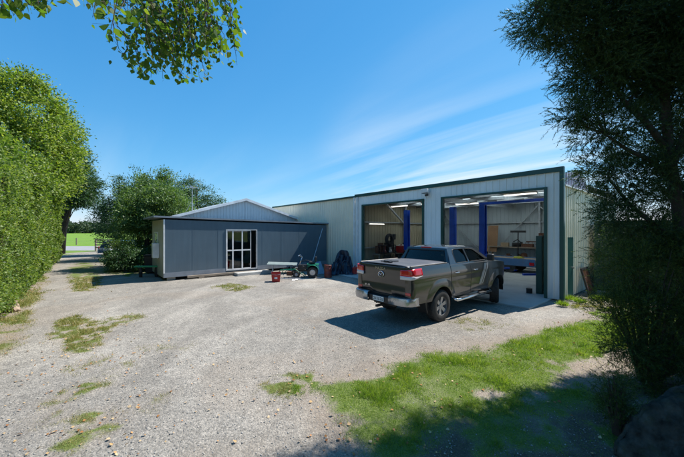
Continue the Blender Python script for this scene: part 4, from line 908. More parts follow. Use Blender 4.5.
small('wall_tools', 'row of dark hand tools hung on the back wall above the bench', 'tool rack', lambda m: [m.box(0, .02, -1.1, 1.1, .5, .56)] + [m.bar((-.01, -1.0 + .22 * j, .52), (-.01, -1.0 + .22 * j + .03 * (j % 3), .05 + .09 * (j % 4)), .03 + .03 * (j % 2), .02) for j in range(10)], M['rust'], wl(8.72, 3.0, 1.12))
small('oil_tin', 'small black tin on the floor by the green locker', 'tin', lambda m: m.lathe([(.001, 0), (.1, 0), (.1, .18), (.001, .18)], 16), M['black'], wl(.45, 1.12, .027))
# left bay, along the partition
bench('cluttered timber workbench along the far wall of the left hand bay', 2.9, 9.55, 3.6, .65, .92, 0)
t = wthing('tyre_rack', 'dark steel rack stacked with machinery parts in the left hand bay', 'rack', 1.75, 9.2)
for x in (-.5, .5):
    for y in (-.2, .2): MB().box(x - .02, x + .02, y - .02, y + .02, 0, 1.45).build('upright', M['black'], t)
for z in (.25, .98, 1.42): MB().box(-.52, .52, -.22, .22, z, z + .03).build('shelf', M['black'], t)
def tyre(m): m.lathe([(.20, -.09), (.31, -.10), (.345, -.06), (.35, 0), (.345, .06), (.31, .10), (.20, .09)], 28, 'Y')
small('spare_tyre', 'black tyre standing upright on top of the dark steel rack', 'tyre', tyre, M['rubber'], wl(1.95, 9.2, 1.80), smooth=True)
def engine(m):
    m.box(-.28, .28, -.2, .2, .15, .55).box(-.2, .2, -.14, .14, .55, .72).tube([(-.3, 0, .3), (-.36, 0, .3)], .15, 14).tube([(0, -.2, .62), (0, -.34, .5), (0, -.34, .2)], .04).box(-.34, .34, -.24, .24, 0, .14)
    for i in range(4): m.tube([(-.2 + i * .13, .2, .5), (-.2 + i * .13, .3, .42)], .03)
small('engine_block', 'dark engine block on a pallet in the left hand bay beside the rack', 'engine', engine, M['black'], wl(1.3, 8.5, .027), bevel=.01)
small('welding_machine', 'white boxed machine on the left bay workbench', 'machine', lambda m: m.box(-.3, .3, -.2, .2, 0, .42).tube([(-.2, 0, .42), (-.2, 0, .5), (.2, 0, .5), (.2, 0, .42)], .015), M['white'], wl(3.3, 9.45, .95), bevel=.015)
small('red_tool_chest', 'faded red tool chest on castors in the left hand bay', 'tool chest', lambda m: [m.box(-.35, .35, -.25, .25, .12, 1.25)] + [m.box(-.365, -.35, -.23, .23, .15 + i * .18, .30 + i * .18) for i in range(6)] + [m.box(-.33, .33, -.268, -.25, .15 + i * .18, .30 + i * .18) for i in range(6)] + [m.box(x - .03, x + .03, y - .03, y + .03, 0, .12) for x in (-.3, .3) for y in (-.2, .2)], M['orange'], wl(4.6, 9.2, .027), rz=-.3)
small('air_compressor', 'black air compressor with round tank in the left hand bay', 'compressor', lambda m: m.tube([(-.5, 0, .4), (-.42, 0, .4), (.42, 0, .4), (.5, 0, .4)], [.12, .22, .22, .12], 18).box(-.2, .2, -.14, .14, .62, .95).tube([(.28, 0, .75), (.34, 0, .75)], .17, 16).box(-.4, -.34, -.2, .2, 0, .3).box(.34, .4, -.2, .2, 0, .3), M['black'], wl(3.9, 8.3, .027), rz=.7)
small('grey_crate', 'pale grey crate on the floor beside the red tool chest', 'crate', lambda m: m.box(-.25, .25, -.3, .3, 0, .34), M['galv'], wl(4.9, 8.3, .027), bevel=.01)
small('red_fuel_can', 'red fuel can on the left bay workbench', 'fuel can', lambda m: m.box(-.1, .1, -.15, .15, 0, .3).tube([(0, -.1, .3), (0, -.1, .37)], .03), M['red'], wl(4.2, 9.6, .95), bevel=.02)
for i, (t_, s_, z_, r_, mt, nm, lb) in enumerate([(1.45, 9.2, .30, .14, 'rust', 'gear_housing', 'rusty gear housing on the lowest shelf of the dark rack'), (2.1, 9.2, .30, .13, 'black', 'pump_body', 'black pump body on the lowest shelf of the dark rack'), (1.45, 9.15, 1.03, .12, 'darkred', 'oil_drum_small', 'small dark red drum on the middle shelf of the dark rack'), (2.0, 9.2, 1.03, .12, 'steel', 'flywheel_housing', 'grey steel housing on the middle shelf of the dark rack')]):
    small(nm, lb, 'machine part', lambda m: m.lathe([(.001, 0), (r_, 0), (r_, .12), (r_ * .7, .18), (r_ * .75, .3), (.001, .32)], 16).box(-r_ * 1.2, r_ * 1.2, -.05, .05, .03, .10), M[mt], wl(t_, s_, z_ - .02))
# more dark machinery along the left bay
def part_fn(kind):
    def f(m):
        if kind == 0: m.box(-.22, .22, -.16, .16, 0, .34).tube([(-.3, 0, .2), (.3, 0, .2)], .09, 12).box(-.1, .1, -.1, .1, .34, .46)
        elif kind == 1: m.tube([(0, 0, 0), (0, 0, .08), (0, 0, .5), (0, 0, .56)], [.2, .22, .16, .05], 14).bar((0, 0, .3), (.35, .05, .42), .07, .07)
        elif kind == 2: m.box(-.3, .3, -.2, .2, 0, .06).box(-.04, .04, -.04, .04, .06, .75).box(-.2, .15, -.1, .1, .6, .85).tube([(-.05, 0, .6), (-.05, 0, .35)], .03)
        else: m.tube([(-.25, 0, .13), (.25, 0, .13)], .13, 14).tube([(-.2, .05, .26), (0, .1, .45), (.2, 0, .3)], .035, 8).box(-.28, -.2, -.15, .15, 0, .3)
    return f
KN = ['gearbox', 'housing', 'drill_press', 'motor']; LB = ['dark squat gearbox', 'dark tapered housing', 'dark bench drill press', 'dark round motor']
for i, (t_, s_, z_, rz_) in enumerate([(8.4, 1.6, 1.327, .3), (8.35, 2.4, 1.327, 1.4), (8.5, 3.2, 1.327, .7), (8.4, 4.5, 1.327, 2.2), (8.4, 5.0, .42, .2), (8.4, 4.1, .42, 1.1), (8.4, 3.0, .42, .5), (8.45, 2.1, .42, 1.8), (8.3, 7.6, .03, .4), (8.3, 8.4, .03, 1.0)]):
    o = small('machine_part', 'dark rusty machine part on the back workbench' if z_ > 1 else 'dark rusty machine part on the shelf under the back workbench' if z_ > .1 else 'dark machine part on the floor by the back wall', 'machine part', part_fn(i % 4), M['rust'] if i % 3 else M['black'], wl(t_, s_, z_), rz=rz_, group='machine parts heaped along the back wall', bevel=.01)
for i, (t_, s_, z_, cm, lb) in enumerate([(2.0, 9.2, .03, 'red', 'red boxed pump on the floor under the dark steel rack'), (3.1, 9.25, .95, 'red', 'red battery charger beside the white boxed machine'), (5.9, 9.0, .03, 'orange', 'orange red jack stand box beyond the tool chest'), (1.3, 7.9, .03, 'black', 'black open crate near the left bay doorway')]):
    small('equipment_box', lb, 'equipment', lambda m: m.box(-.2, .2, -.26, .26, 0, .42).tube([(-.1, 0, .42), (-.1, 0, .52), (.1, 0, .52), (.1, 0, .42)], .015).tube([(0, -.26, .2), (0, -.36, .2)], .08, 12), M[cm], wl(t_, s_, z_), rz=.3 * i, bevel=.015)
for i, (t_, s_, z_, rz_) in enumerate([(1.6, 9.6, .95, .2), (2.3, 9.55, .95, 1.2), (2.75, 9.6, .95, .5), (3.8, 9.5, .95, 2.), (1.0, 9.0, .03, .4), (1.9, 8.75, .03, 1.7), (2.4, 8.3, .03, .8), (2.9, 8.9, .03, 2.4), (3.3, 9.0, .03, .1), (5.3, 9.4, .03, .9), (5.8, 9.6, .03, 2.0), (6.4, 9.2, .03, .3), (2.2, 9.6, .42, .6), (3.3, 9.6, .42, 1.4), (7.2, 9.5, .03, 1.), (5.0, 7.4, .03, .2)]):
    k = i % 4; o = small(KN[k], LB[k] + (' standing on the left bay workbench' if z_ > .9 else ' on the shelf under the left bay workbench' if z_ > .1 else ' on the floor of the left hand bay'), 'machine part', part_fn(k), M['black'] if i % 5 else M['rust'], wl(t_, s_, z_ + (0 if z_ > .1 else 0)), rz=rz_, group='machine parts heaped along the left bay', bevel=.01)
    o.scale = (1.3, 1.3, 1.35)
# ---------------------------------------------------------------- junk between the cabin and the workshop
def gthing(name, label, cat, px, py, rz=0, group=None):
    x, y = gp(px, py); return thing(name, label, cat, loc=(x, y, 0), rz=rz, group=group)
t = gthing('garden_tractor', 'old dismantled garden tractor with green mudguard and chrome handlebars by the cabin', 'tractor', 303, 277, rz=R(4))
def lathe_at(prof, loc, name, mat, parent, n=24):
    m = MB(); m.lathe(prof, n, 'Y'); return m.build(name, mat, parent, smooth=True, auto=40, loc=loc)
for x, r_ in ((.48, .27), (-.30, .17)):
    for y in (-.33, .33):
        w_ = lathe_at([(r_ * .55, -.09), (r_ * .9, -.10), (r_, -.05), (r_, .05), (r_ * .9, .10), (r_ * .55, .09)], (x, y, r_), 'wheel', M['rubber'], t); lathe_at([(.001, -.05), (r_ * .25, -.07), (r_ * .58, -.05), (r_ * .58, .05), (.001, .05)], (0, 0, 0), 'rim', M['rim'], w_)
m = MB(); m.bar((-.5, -.18, .32), (.75, -.18, .34), .05, .05); m.bar((-.5, .18, .32), (.75, .18, .34), .05, .05); [m.bar((x, -.2, .32), (x, .2, .32), .05, .05) for x in (-.5, 0, .5)]; m.build('chassis', M['black'], t)
m = MB(); m.box(-.25, .2, -.16, .16, .35, .62); m.tube([(0, -.16, .5), (0, -.26, .5)], .09, 14); m.tube([(.2, .1, .6), (.32, .1, .64), (.34, .1, .8)], .03); m.build('engine', M['black'], t, bevel=.02)
P = [[(.48 + .34 * math.cos(a), y, .30 + .33 * math.sin(a)) for a in np.linspace(R(5), R(150), 12)] for y in (-.46, -.42, -.24, -.22)]
m = MB(); m.grid(P); m.grid([[(x, -y, z) for x, y, z in r_] for r_ in P]); m.build('mudguard', M['mower_green'], t, smooth=True)
m = MB(); m.prism([(.2, -.22, .62), (.75, -.24, .60), (.80, .24, .60), (.2, .22, .62)], (0, 0, .05)); m.build('cowl', M['mower_green'], t, bevel=.02)
m = MB(); m.box(.30, .62, -.17, .17, .68, .78); m.box(.60, .68, -.17, .17, .75, 1.02); m.build('seat', M['black'], t, bevel=.04)
m = MB(); m.tube([(-.18, 0, .6), (-.05, 0, .98)], .022); m.tube([(-.22, -.36, 1.08), (-.16, -.28, 1.10), (-.05, -.12, 1.0), (-.05, .12, 1.0), (-.16, .28, 1.10), (-.22, .36, 1.08)], .016, 6); m.build('handlebar', M['chrome'], t, smooth=True)
m = MB(); m.tube([(-.5, -.35, .55), (-.3, -.3, .4), (.1, -.36, .45), (.35, -.3, .2)], .015, 6); m.tube([(-.2, .25, .7), (.1, .33, .82), (.4, .3, .76), (.6, .35, .5)], .015, 6); m.build('loose_hose', M['black'], t)
x0, y0 = gp(282, 273)
t = thing('trestle_table', 'low trestle table with a tilted pale grey board for a top', 'table', loc=(x0, y0, 0), rz=R(10))
m = MB(); m.prism([(-.78, -.45, .50), (.78, -.40, .42), (.85, .50, .47), (-.75, .45, .55)], (0, 0, .04)); m.build('tabletop', M['paleboard'], t)
for x in (-.5, .5):
    for y in (-.28, .3): MB().bar((x, y * 1.2, 0), (x * .95, y, .47 if y < 0 else .49), .035, .035).build('leg', M['galv'], t)
x0, y0 = gp(276, 281.5); t = thing('red_crate', 'small red plastic crate on the gravel in front of the trestle table', 'crate', loc=(x0, y0, 0), rz=R(12))
m = MB(); m.prism([(-.17, -.15, .0), (.17, -.15, .0), (.17, .15, 0), (-.17, .15, 0)], (0, 0, .02))
for a, b in (((-.17, -.15), (.17, -.15)), ((.17, -.15), (.17, .15)), ((.17, .15), (-.17, .15)), ((-.17, .15), (-.17, -.15))):
    m.prism([(a[0], a[1], 0), (b[0], b[1], 0), (b[0] * 1.25, b[1] * 1.25, .42), (a[0] * 1.25, a[1] * 1.25, .42)], (0, 0.008, 0))
m.build('tub', M['red'], t); m = MB(); m.tube([(-.215, 0, .42), (-.2, -.2, .36), (0, -.27, .32), (.2, -.2, .36), (.215, 0, .42)], .01, 6); m.build('handle', M['chrome'], t)
MB().box(-.07, .06, -.178, -.170, .14, .22).build('label_patch', M['white'], t)
x0, y0 = gp(328, 277.5); t = thing('small_drum', 'dark red rusty steel drum standing by the cabin end', 'drum', loc=(x0, y0, 0))
m = MB(); m.lathe([(.001, 0), (.19, 0), (.195, .02), (.19, .04), (.19, .20), (.20, .215), (.19, .23), (.19, .42), (.20, .435), (.19, .45), (.19, .60), (.197, .62), (.185, .63), (.18, .60), (.001, .60)], 28); m.build('shell', M['darkred'], t, smooth=True, auto=40)
m = MB(); m.lathe([(.001, .62), (.03, .62), (.03, .60)], 10); m.build('bung', M['steel'], t, loc=(.09, .05, 0))
# tarpaulin heap: folded sheets draped over frames
x0, y0 = gp(342, 274); t = thing('tarpaulin_heap', 'heap of blue black tarpaulins and plastic trays piled against the beige wall', 'tarpaulin', loc=(x0, y0, 0), rz=R(6))
for k, (ox, oy, wd_, hh, lean, tw) in enumerate([(0.05, .40, .95, 1.26, .10, .0), (-.22, .22, .66, 1.02, .42, .10), (.22, .10, .60, .95, .22, -.1), (-.35, -.05, .60, .60, .32, -.12), (.38, -.12, .50, .48, .05, .25)]):
    P = []
    for i in range(24):
        v = i / 23; row = []
        for j in range(24):
            u_ = j / 23 * 2 - 1; arch = 1 - abs(u_) ** 4 * .55; z = hh * v * (arch if v > .5 else 1)
            xx = u_ * wd_ * .62 * (1 - .30 * v) + lean * v - lean * .5 + ox; n_ = .055 * math.sin(u_ * 7 + k + v * 2.5) + noise.noise(Vector((u_ * 1.6 + k * 5, v * 2.2, k))) * .10
            yy = oy - .36 * (1 - v) ** 1.4 + n_; row.append((xx * math.cos(tw) - (yy - oy) * math.sin(tw), yy, max(.01, z + n_ * .2 * v)))
        P.append(row)
    m = MB(); m.grid(P); o = m.build('folded_sheet', M['tarp'], t, smooth=True); so = o.modifiers.new('s', 'SOLIDIFY'); so.thickness = .03
for k, (x, y, r_, z) in enumerate([(-.25, -.25, .26, .85), (.12, -.38, .30, .72)]):
    P = [(x + r_ * math.cos(a) * .9, y - .05 * math.sin(a), .04 + z * math.sin(a)) for a in np.linspace(0, math.pi, 14)]; m = MB(); m.tube(P, .028, 6); m.build('hoop', M['tarp'], t, smooth=True)
x0, y0 = gp(355, 274.5); t = thing('red_jerry_can', 'dark red jerry can beside the tarpaulin heap near the workshop downpipe', 'fuel can', loc=(x0, y0, 0), rz=R(-20))
MB().box(-.10, .10, -.17, .17, 0, .40).build('body', M['red'], t, bevel=.03); MB().tube([(0, -.1, .4), (0, -.1, .46), (0, .08, .46), (0, .08, .4)], .015).build('handle', M['red'], t)
x0, y0 = gp(291, 277.5); t = thing('scrap_frame', 'green tubular scrap frame lying among the tractor and trestle table', 'frame', loc=(x0, y0, 0), rz=R(-8))
m = MB(); m.tube([(-.7, -.2, .05), (-.5, -.15, .38), (.3, -.2, .42), (.75, -.1, .08)], .022, 6); m.build('side_tube', M['mower_green'], t)
m = MB(); m.tube([(-.65, .2, .05), (-.45, .2, .34), (.35, .15, .46), (.7, .2, .08)], .022, 6); m.build('side_tube', M['mower_green'], t)
m = MB(); m.tube([(-.5, -.15, .36), (-.45, .2, .34)], .018, 6); m.build('cross_tube', M['mower_green'], t); m = MB(); m.tube([(.3, -.2, .42), (.35, .15, .44)], .018, 6); m.build('cross_tube', M['rust'], t)
m = MB(); m.box(-.2, .1, -.12, .1, .1, .3); m.build('gear_case', M['rust'], t, bevel=.02); m = MB(); m.tube([(-.4, 0, .1), (-.1, .05, .55), (.1, -.05, .6), (.4, .1, .5)], .014, 6); m.build('loose_cable', M['black'], t)
x0, y0 = gp(297, 275); t = thing('spoked_wheel', 'bare grey wheel rim lying tilted behind the scrap frame', 'wheel', loc=(x0, y0, .2), rz=R(30))
m = MB(); m.lathe([(.17, -.04), (.20, -.05), (.205, .05), (.17, .04)], 24, 'Y'); m.build('rim', M['rim'], t); m = MB(); [m.bar((0, 0, 0), (.18 * math.cos(a), 0, .18 * math.sin(a)), .02, .02) for a in np.linspace(0, 5.2, 6)]; m.build('spokes', M['steel'], t)
for i, (px, py, L_, rz_, lb) in enumerate([(290, 279, 1.1, .1, 'thin steel tube lying on the gravel in front of the trestle table'), (313, 278, .9, -.4, 'short steel bar lying on the gravel by the tractor rear wheel'), (298, 280.5, .6, .5, 'bent rod lying on the gravel in front of the tractor')]):
    x0, y0 = gp(px, py); o = MB().tube([(-L_ / 2, 0, .03), (0, .04 * i, .035), (L_ / 2, 0, .03)], .018, 6).build('metal_bar', M['galv']); o.location = (x0, y0, 0); o.rotation_euler.z = rz_; tag(o, lb, 'metal bar')
x0, y0 = gp(319, 274); o = MB().prism([(-.28, 0, 0), (.34, 0, 0), (.20, .38, .62), (-.34, .40, .55)], (0, .02, .01)).build('leaning_board', M['cabin_roof']); o.location = (x0, y0, 0); o.rotation_euler.z = R(20); tag(o, 'grey blue board leaning against the cabin between tractor and drum', 'board')
p0 = Vector((at(309, 16.0), 16.0, .05)); p1 = Vector((at(322.5, 18.6), 18.6, 2.45)); o = MB().tube([(0, 0, 0), tuple(p1 - p0)], .017, 8).build('leaning_pipe', M['galv']); o.location = p0; tag(o, 'long thin pipe leaning up against the dark end of the cabin', 'pipe')
# green plank on trestle near the cabin's left end, dark bin behind it
x0, y0 = gp(147, 277); t = thing('green_plank_bench', 'bright green plank on two dark drums beside the cabin end', 'bench', loc=(x0, y0, 0), rz=R(5))
MB().box(-.55, .70, -.14, .14, .50, .56).build('plank', M['green_plank'], t)
for x in (-.3, .45): m = MB(); m.lathe([(.001, 0), (.07, 0), (.09, .25), (.07, .49), (.001, .49)], 16); m.build('drum', M['black'], t, loc=(x, 0, 0))
x0 = at(151, 16.6); t = thing('rubbish_bin', 'dark wheeled bin standing behind the green plank', 'bin', loc=(x0, 16.6, 0), rz=R(20))
m = MB(); m.prism([(-.22, -.22, .05), (.22, -.22, .05), (.28, -.28, .95), (-.28, -.28, .95)], (0, .5, 0)); m.build('bin_body', M['black'], t, bevel=.02); MB().box(-.3, .3, -.32, .28, .96, 1.02).build('lid', M['black'], t, bevel=.015)
m = MB(); m.tube([(-.25, .25, .1), (.25, .25, .1)], .1, 14); m.build('wheels', M['rubber'], t)
# ---------------------------------------------------------------- right side of the workshop
t = wthing('framed_grating', 'black metal framed grating leaning against the beige side wall', 'grating', 2.0, -.42, z=0, rz=0)
t.rotation_euler = (R(-14), 0, TH)
m = MB(); m.holed([[(-.45, 0), (.45, 0), (.45, 1.0), (-.45, 1.0)], [(-.38, .07), (-.38, .93), (.38, .93), (.38, .07)]], lambda x, z: (x, 0, z), (0, .05, 0)); m.build('frame', M['black'], t)
m = MB(); [m.bar((x, .025, .06), (x, .025, .94), .02, .02) for x in np.linspace(-.3, .3, 7)]; [m.bar((-.39, .03, z), (.39, .03, z), .02, .02) for z in (.35, .65)]; m.build('bars', M['rust'], t)
t = wthing('shipping_container', 'dark green steel container standing behind the trees beyond the side wall', 'container', 3.45, -.25, z=0)
m = MB(); m.clad((0, 0, 0), (0, -1, 0), (-1, 0, 0), 0, 2.4, .1, 2.6, pitch=.28, depth=.035, rib=.12); m.clad((0, -2.4, 0), (1, 0, 0), (0, -1, 0), 0, 6, .1, 2.6, pitch=.28, depth=.035, rib=.12); m.clad((0, 0, 0), (1, 0, 0), (0, 1, 0), 0, 6, .1, 2.6, pitch=.28); m.build('side_panels', M['green_dark'], t)
m = MB(); m.box(0, 6, -2.4, 0, 2.6, 2.68); [m.box(x - .06, x + .06, y - .06, y + .06, 0, 2.7) for x in (0, 6) for y in (-2.4, 0)]; m.box(0, 6, -2.4, 0, .02, .1); m.build('frame', M['green_dark'], t)
# ---------------------------------------------------------------- fences towards the road
t = thing('timber_rail_fence', 'dark timber rail fence standing at the right side of the drive mouth', 'fence', loc=(at(104, 36), 34.8, 0), rz=R(-4))
for x in (0, 1.5, 3.0, 4.5, 6.0): MB().box(x - .07, x + .07, -.07, .07, 0, 1.35).build('post', M['timber'], t)
for z in (.35, .65, .95, 1.22): MB().box(-.05, 6.05, -.10, -.07, z, z + .13).build('rail', M['timber'], t)
t = thing('wire_fence', 'post and wire paddock fence along the far side of the road', 'fence', loc=(at(76.5, 50), 50, 0))
for i in range(-9, 10):
    MB().tube([(i * 7.5, 0, 0), (i * 7.5, 0, 1.15)], .09 if i % 3 == 0 else .06, 8).build('post', M['timber'], t)
m = MB(); [m.tube([(-68, 0, z), (68, 0, z)], .008, 4) for z in (.3, .55, .8, 1.05)]; m.build('wires', M['galv'], t)
# ---------------------------------------------------------------- vegetation
def shell_points(ells, n, lo=.62, rng=RNG, rough=.18):
    vol = np.array([e[3] * e[4] * e[5] for e in ells]) ** .5; k = rng.choice(len(ells), n * 2, p=vol / vol.sum()); E = np.array(ells, float)[k]
    d = unit(rng.normal(size=(n * 2, 3))); r = lo + (1.02 - lo) * rng.random((n * 2, 1)) ** .6
    nn = np.array([noise.noise(Vector(tuple(q * 2.1)) + Vector((float(i % 7), 0, 0)) * 0 + Vector((3.1, 1.7, 4.4))) for i, q in enumerate(d + E[:, :3] * .37)])[:, None]
    r = r * (1 + rough * 2.2 * nn); P = E[:, :3] + d * r * E[:, 3:]
    # drop what is deep inside another lobe
    keep = np.ones(len(P), bool)
    for e in ells:
        q = np.linalg.norm((P - np.array(e[:3])) / np.array(e[3:]), axis=1); keep &= q > lo * .8
    P = P[keep][:n]; d = d[keep][:n]; return P, d
def crown(name, parent, ells, ncl, nlf, cr, ln, wd, mat, up=.3, lo=.62, rng=RNG, rough=.18, flat=.6, jit=.9):
    cp, cdv = shell_points(ells, ncl, lo, rng, rough); m = len(cp); k = np.repeat(np.arange(m), nlf); n = len(k)
    sz = (.6 + .8 * rng.random(m))[k][:, None]
    off = rng.normal(size=(n, 3)) * cr * .5 * sz; off[:, 2] *= flat
    P = cp[k] + off; out = unit(cdv[k] + unit(off) * .6)
    D = unit(out + rng.normal(size=(n, 3)) * jit + np.array([0, 0, -.15])); Nn = unit(out * .7 + np.array([0, 0, up]) + rng.normal(size=(n, 3)) * .55)
    l_ = ln * (.65 + .7 * rng.random(n)); return leaves(name, P, D, Nn, l_, wd / ln * l_, mat, parent), cp
def trunk(parent, pts, rad, cps, mat, nl=12, rng=RNG, start=.35):
    m = MB(); m.tube(pts, rad, 10); top = [Vector(p) for p in pts]
    for c in (cps[rng.choice(len(cps), min(nl, len(cps)), replace=False)] if len(cps) else []):
        c = Vector(c); i = min(len(top) - 1, max(0, int(len(top) * (start + .6 * rng.random())))); b = top[i]
        if c.z < b.z - 1: b = top[max(0, i - 2)]
        mid = b.lerp(c, .5) + Vector((0, 0, .12 * (c - b).length)); r0 = rad[i] * .45
        m.tube([b, b.lerp(mid, .5) + Vector((.04, .02, 0)), mid, mid.lerp(c, .6), c], [r0, r0 * .8, r0 * .55, r0 * .35, r0 * .12], 6, cap=False)
    return m.build('trunk', mat, parent, smooth=True)
def tree(label, cat, loc, tr_pts, tr_rad, ells, ncl, nlf, cr, ln, wd, mat, bark='bark', name='broadleaf_tree', group=None, **k):
    t = thing(name, label, cat, loc=loc, group=group); _, cp = crown('crown', t, ells, ncl, nlf, cr, ln, wd, mat, **k)
    trunk(t, tr_pts, tr_rad, cp, M[bark], nl=16); return t
# clipped hedge along the left of the drive
H0 = Vector((-10.45, 9.85, 0)); HD = Vector((-0.647, 0.762, 0)).normalized(); HN = Vector((HD.y, -HD.x, 0))   # HN points to the drive
t = thing('clipped_hedge', 'tall clipped green hedge running down the left side of the drive', 'hedge', loc=tuple(H0), rz=0)
hd = np.array(HD); hn = np.array(HN)
def hedge_h(s): return 4.7 + .35 * np.sin(s * .9) + .25 * np.sin(s * 2.3 + 1)
n = 105000; s = 27.8 * RNG.random(n) ** 1.35 - 6.5; dist = np.clip((s + 8) / 12, .6, 2.2)
z = hedge_h(s) * RNG.random(n) ** .95
bul = .17 * np.array([noise.noise(Vector((a * .8, b * .9, 0))) + .6 * noise.noise(Vector((a * 2.4, b * 2.6, 5))) for a, b in zip(s, z)])
dep = bul * 1.8 - np.abs(RNG.normal(size=n)) * .16 + .05 - .35 * np.clip((z - 4.2) / .8, 0, 1) ** 2 - .12 * (z < .25)
keep = (z > .04) & (RNG.random(n) < np.clip(1.0 + bul * 5.5, .2, 1)); P = hd * s[:, None] + hn * dep[:, None]; P[:, 2] = z
D = unit(hn * .6 + RNG.normal(size=(n, 3)) * .8 + np.array([0, 0, -.1])); Nn = unit(hn * .8 + np.array([0, 0, .7]) + RNG.normal(size=(n, 3)) * .5)
ln = (.055 + .05 * RNG.random(n)) * dist ** .6; leaves('leaves', P[keep], D[keep], Nn[keep], ln[keep], ln[keep] * .55, M['leaf_hedge'], t)
n = 26000; s = 27.8 * RNG.random(n) - 6.5; q = RNG.random(n) * 3.2; P = hd * s[:, None] - hn * q[:, None]; P[:, 2] = hedge_h(s) + RNG.normal(size=n) * .1 + .25 * np.sin(q * 3)
leaves('top_leaves', P, RNG.normal(size=(n, 3)) + [0, 0, .3], RNG.normal(size=(n, 3)) * .5 + [0, 0, 1], .14, .08, M['leaf_hedge'], t)
n = 16000; q = RNG.random(n) * 3.0 - .1; z = 4.7 * RNG.random(n); P = hd * (-6.5 - .12 * np.abs(RNG.normal(size=n)) - .15 * np.sin(q * 3 + z * 2))[:, None] - hn * q[:, None]; P[:, 2] = z
leaves('end_leaves', P, -hd * .5 + RNG.normal(size=(n, 3)) * .8, -hd * .7 + np.array([0, 0, .6]) + RNG.normal(size=(n, 3)) * .5, .085, .045, M['leaf_hedge'], t)
m = MB()
for q in np.arange(-6.4, 21.2, .55):
    b = hd * q - hn * .55; b = Vector(b); m.tube([b, b + Vector((.04, .03, 2)), b + Vector((-.05, .05, 4.3))], [.07, .05, .02], 6, cap=False)
    for kk in range(9):
        z0 = .4 + kk * .45; sg = 1 if kk % 2 else -1; m.tube([b + Vector((0, 0, z0)), b + Vector(hn) * .42 + Vector(hd) * .2 * sg + Vector((0, 0, z0 + .25))], [.02, .006], 4, cap=False)
m.build('stems', M['twig'], t)
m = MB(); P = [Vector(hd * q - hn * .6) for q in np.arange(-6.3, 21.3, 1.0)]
m.grid([[p + Vector((0, 0, .05)), p + Vector((0, 0, 2.2)), p + Vector((0, 0, 4.2)), p - Vector(hn) * 2.2 + Vector((0, 0, 4.2)), p - Vector(hn) * 2.2 + Vector((0, 0, .05))] for p in P]); m.build('dark_core', pbr('dark_shade_core', (0.022, 0.030, 0.012), 0.95, var=.4, scale=14), t)  # added dark sheet stands for the shaded inside and stops see-through
# trees growing out of the hedge line
tree('tall rounded glossy green tree swelling out over the hedge beside the drive', 'tree', (-19.3, 17.0, 0), [(0, 0, 0), (.1, 0, 2.5), (.0, .1, 5), (.1, .1, 7.5)], [.32, .26, .2, .1],
     [(0, 0, 7.2, 3.3, 3.3, 4.1), (1.1, 0, 8.1, 2.3, 2.5, 2.7), (.9, 0, 6.2, 2.3, 2.5, 2.1), (-.6, -2.2, 8.0, 2.6, 2.6, 2.9), (-2.4, .5, 7.4, 3, 3, 3.7), (.3, -2.6, 5.4, 2.0, 2.2, 2.4), (-.6, 2.4, 6.6, 2.2, 2.4, 2.8)], 820, 150, .62, .15, .075, M['leaf_crown'], lo=.84, rough=.12, flat=.62, jit=.75)
tree('smaller rounded green tree with its crown at the left edge above the hedge', 'tree', (-13.6, 10.3, 0), [(0, 0, 0), (.1, 0, 2), (.0, .1, 4.0)], [.2, .16, .1],
     [(0, 0, 4.6, 1.9, 1.9, 1.7), (-1.6, -.6, 4.9, 2.0, 2, 2.2), (.5, 1.4, 4.3, 1.4, 1.5, 1.2)], 300, 130, .48, .11, .055, M['leaf_crown'], lo=.84, rough=.08, flat=.8, jit=.75)
tree('dark spreading conifer at the far end of the hedge leaning over the drive', 'tree', (-28.4, 30.6, 0), [(0, 0, 0), (.25, 0, 2.5), (.9, .1, 5), (1.2, .2, 8)], [.42, .35, .28, .12],
     [(1.6, 0, 6.8, 2.1, 2.0, 1.3), (1.0, 0, 8.4, 1.7, 1.8, 1.5), (2.3, -.4, 5.4, 1.5, 1.4, .8), (.5, 0, 9.8, 1.1, 1.1, 1.0)], 360, 70, .7, .24, .07, M['leaf_dark'], name='conifer_tree', lo=.35, rough=.42, flat=.5, jit=.7)
# trees right of the drive
tree('dark feathery conifer at the drive mouth behind the blue car', 'tree', (at(119, 29.5), 29.5, 0), [(0, 0, 0), (.1, 0, 2.5), (.0, .1, 5), (.0, 0, 7.1)], [.22, .18, .12, .03],
     [(0, 0, 3.2, 1.9, 1.8, 2.6), (.4, 0, 5.2, 1.3, 1.3, 1.5), (1.35, 0, 6.6, .38, .38, 1.5), (.2, 0, 6.3, .35, .35, 1.1), (-1.2, 0, 4.2, 1.4, .9, .6), (1.5, .5, 3.6, 1.4, 1.6, 2.6)], 330, 65, .55, .20, .055, M['leaf_dark'], name='conifer_tree', lo=.4, rough=.4, flat=.5, jit=.6)
tree('pale green broadleaf tree with open crown standing at the left end of the blue cabin', 'tree', (at(147, 19.2), 19.2, 0), [(0, 0, 0), (-.1, 0, 1.2), (.15, .1, 2.4), (.3, .1, 3.8)], [.11, .09, .07, .03],
     [(.1, 0, 3.8, 1.35, 1.2, 1.1), (1.4, .3, 3.7, 1.2, 1.1, 1.2), (-.9, .4, 3.5, 1.0, .9, .9), (.7, .8, 4.5, 1.0, .9, .8), (-.2, -.3, 2.7, .8, .8, .55)], 420, 62, .42, .125, .062, M['leaf_mid'], lo=.5, rough=.48)
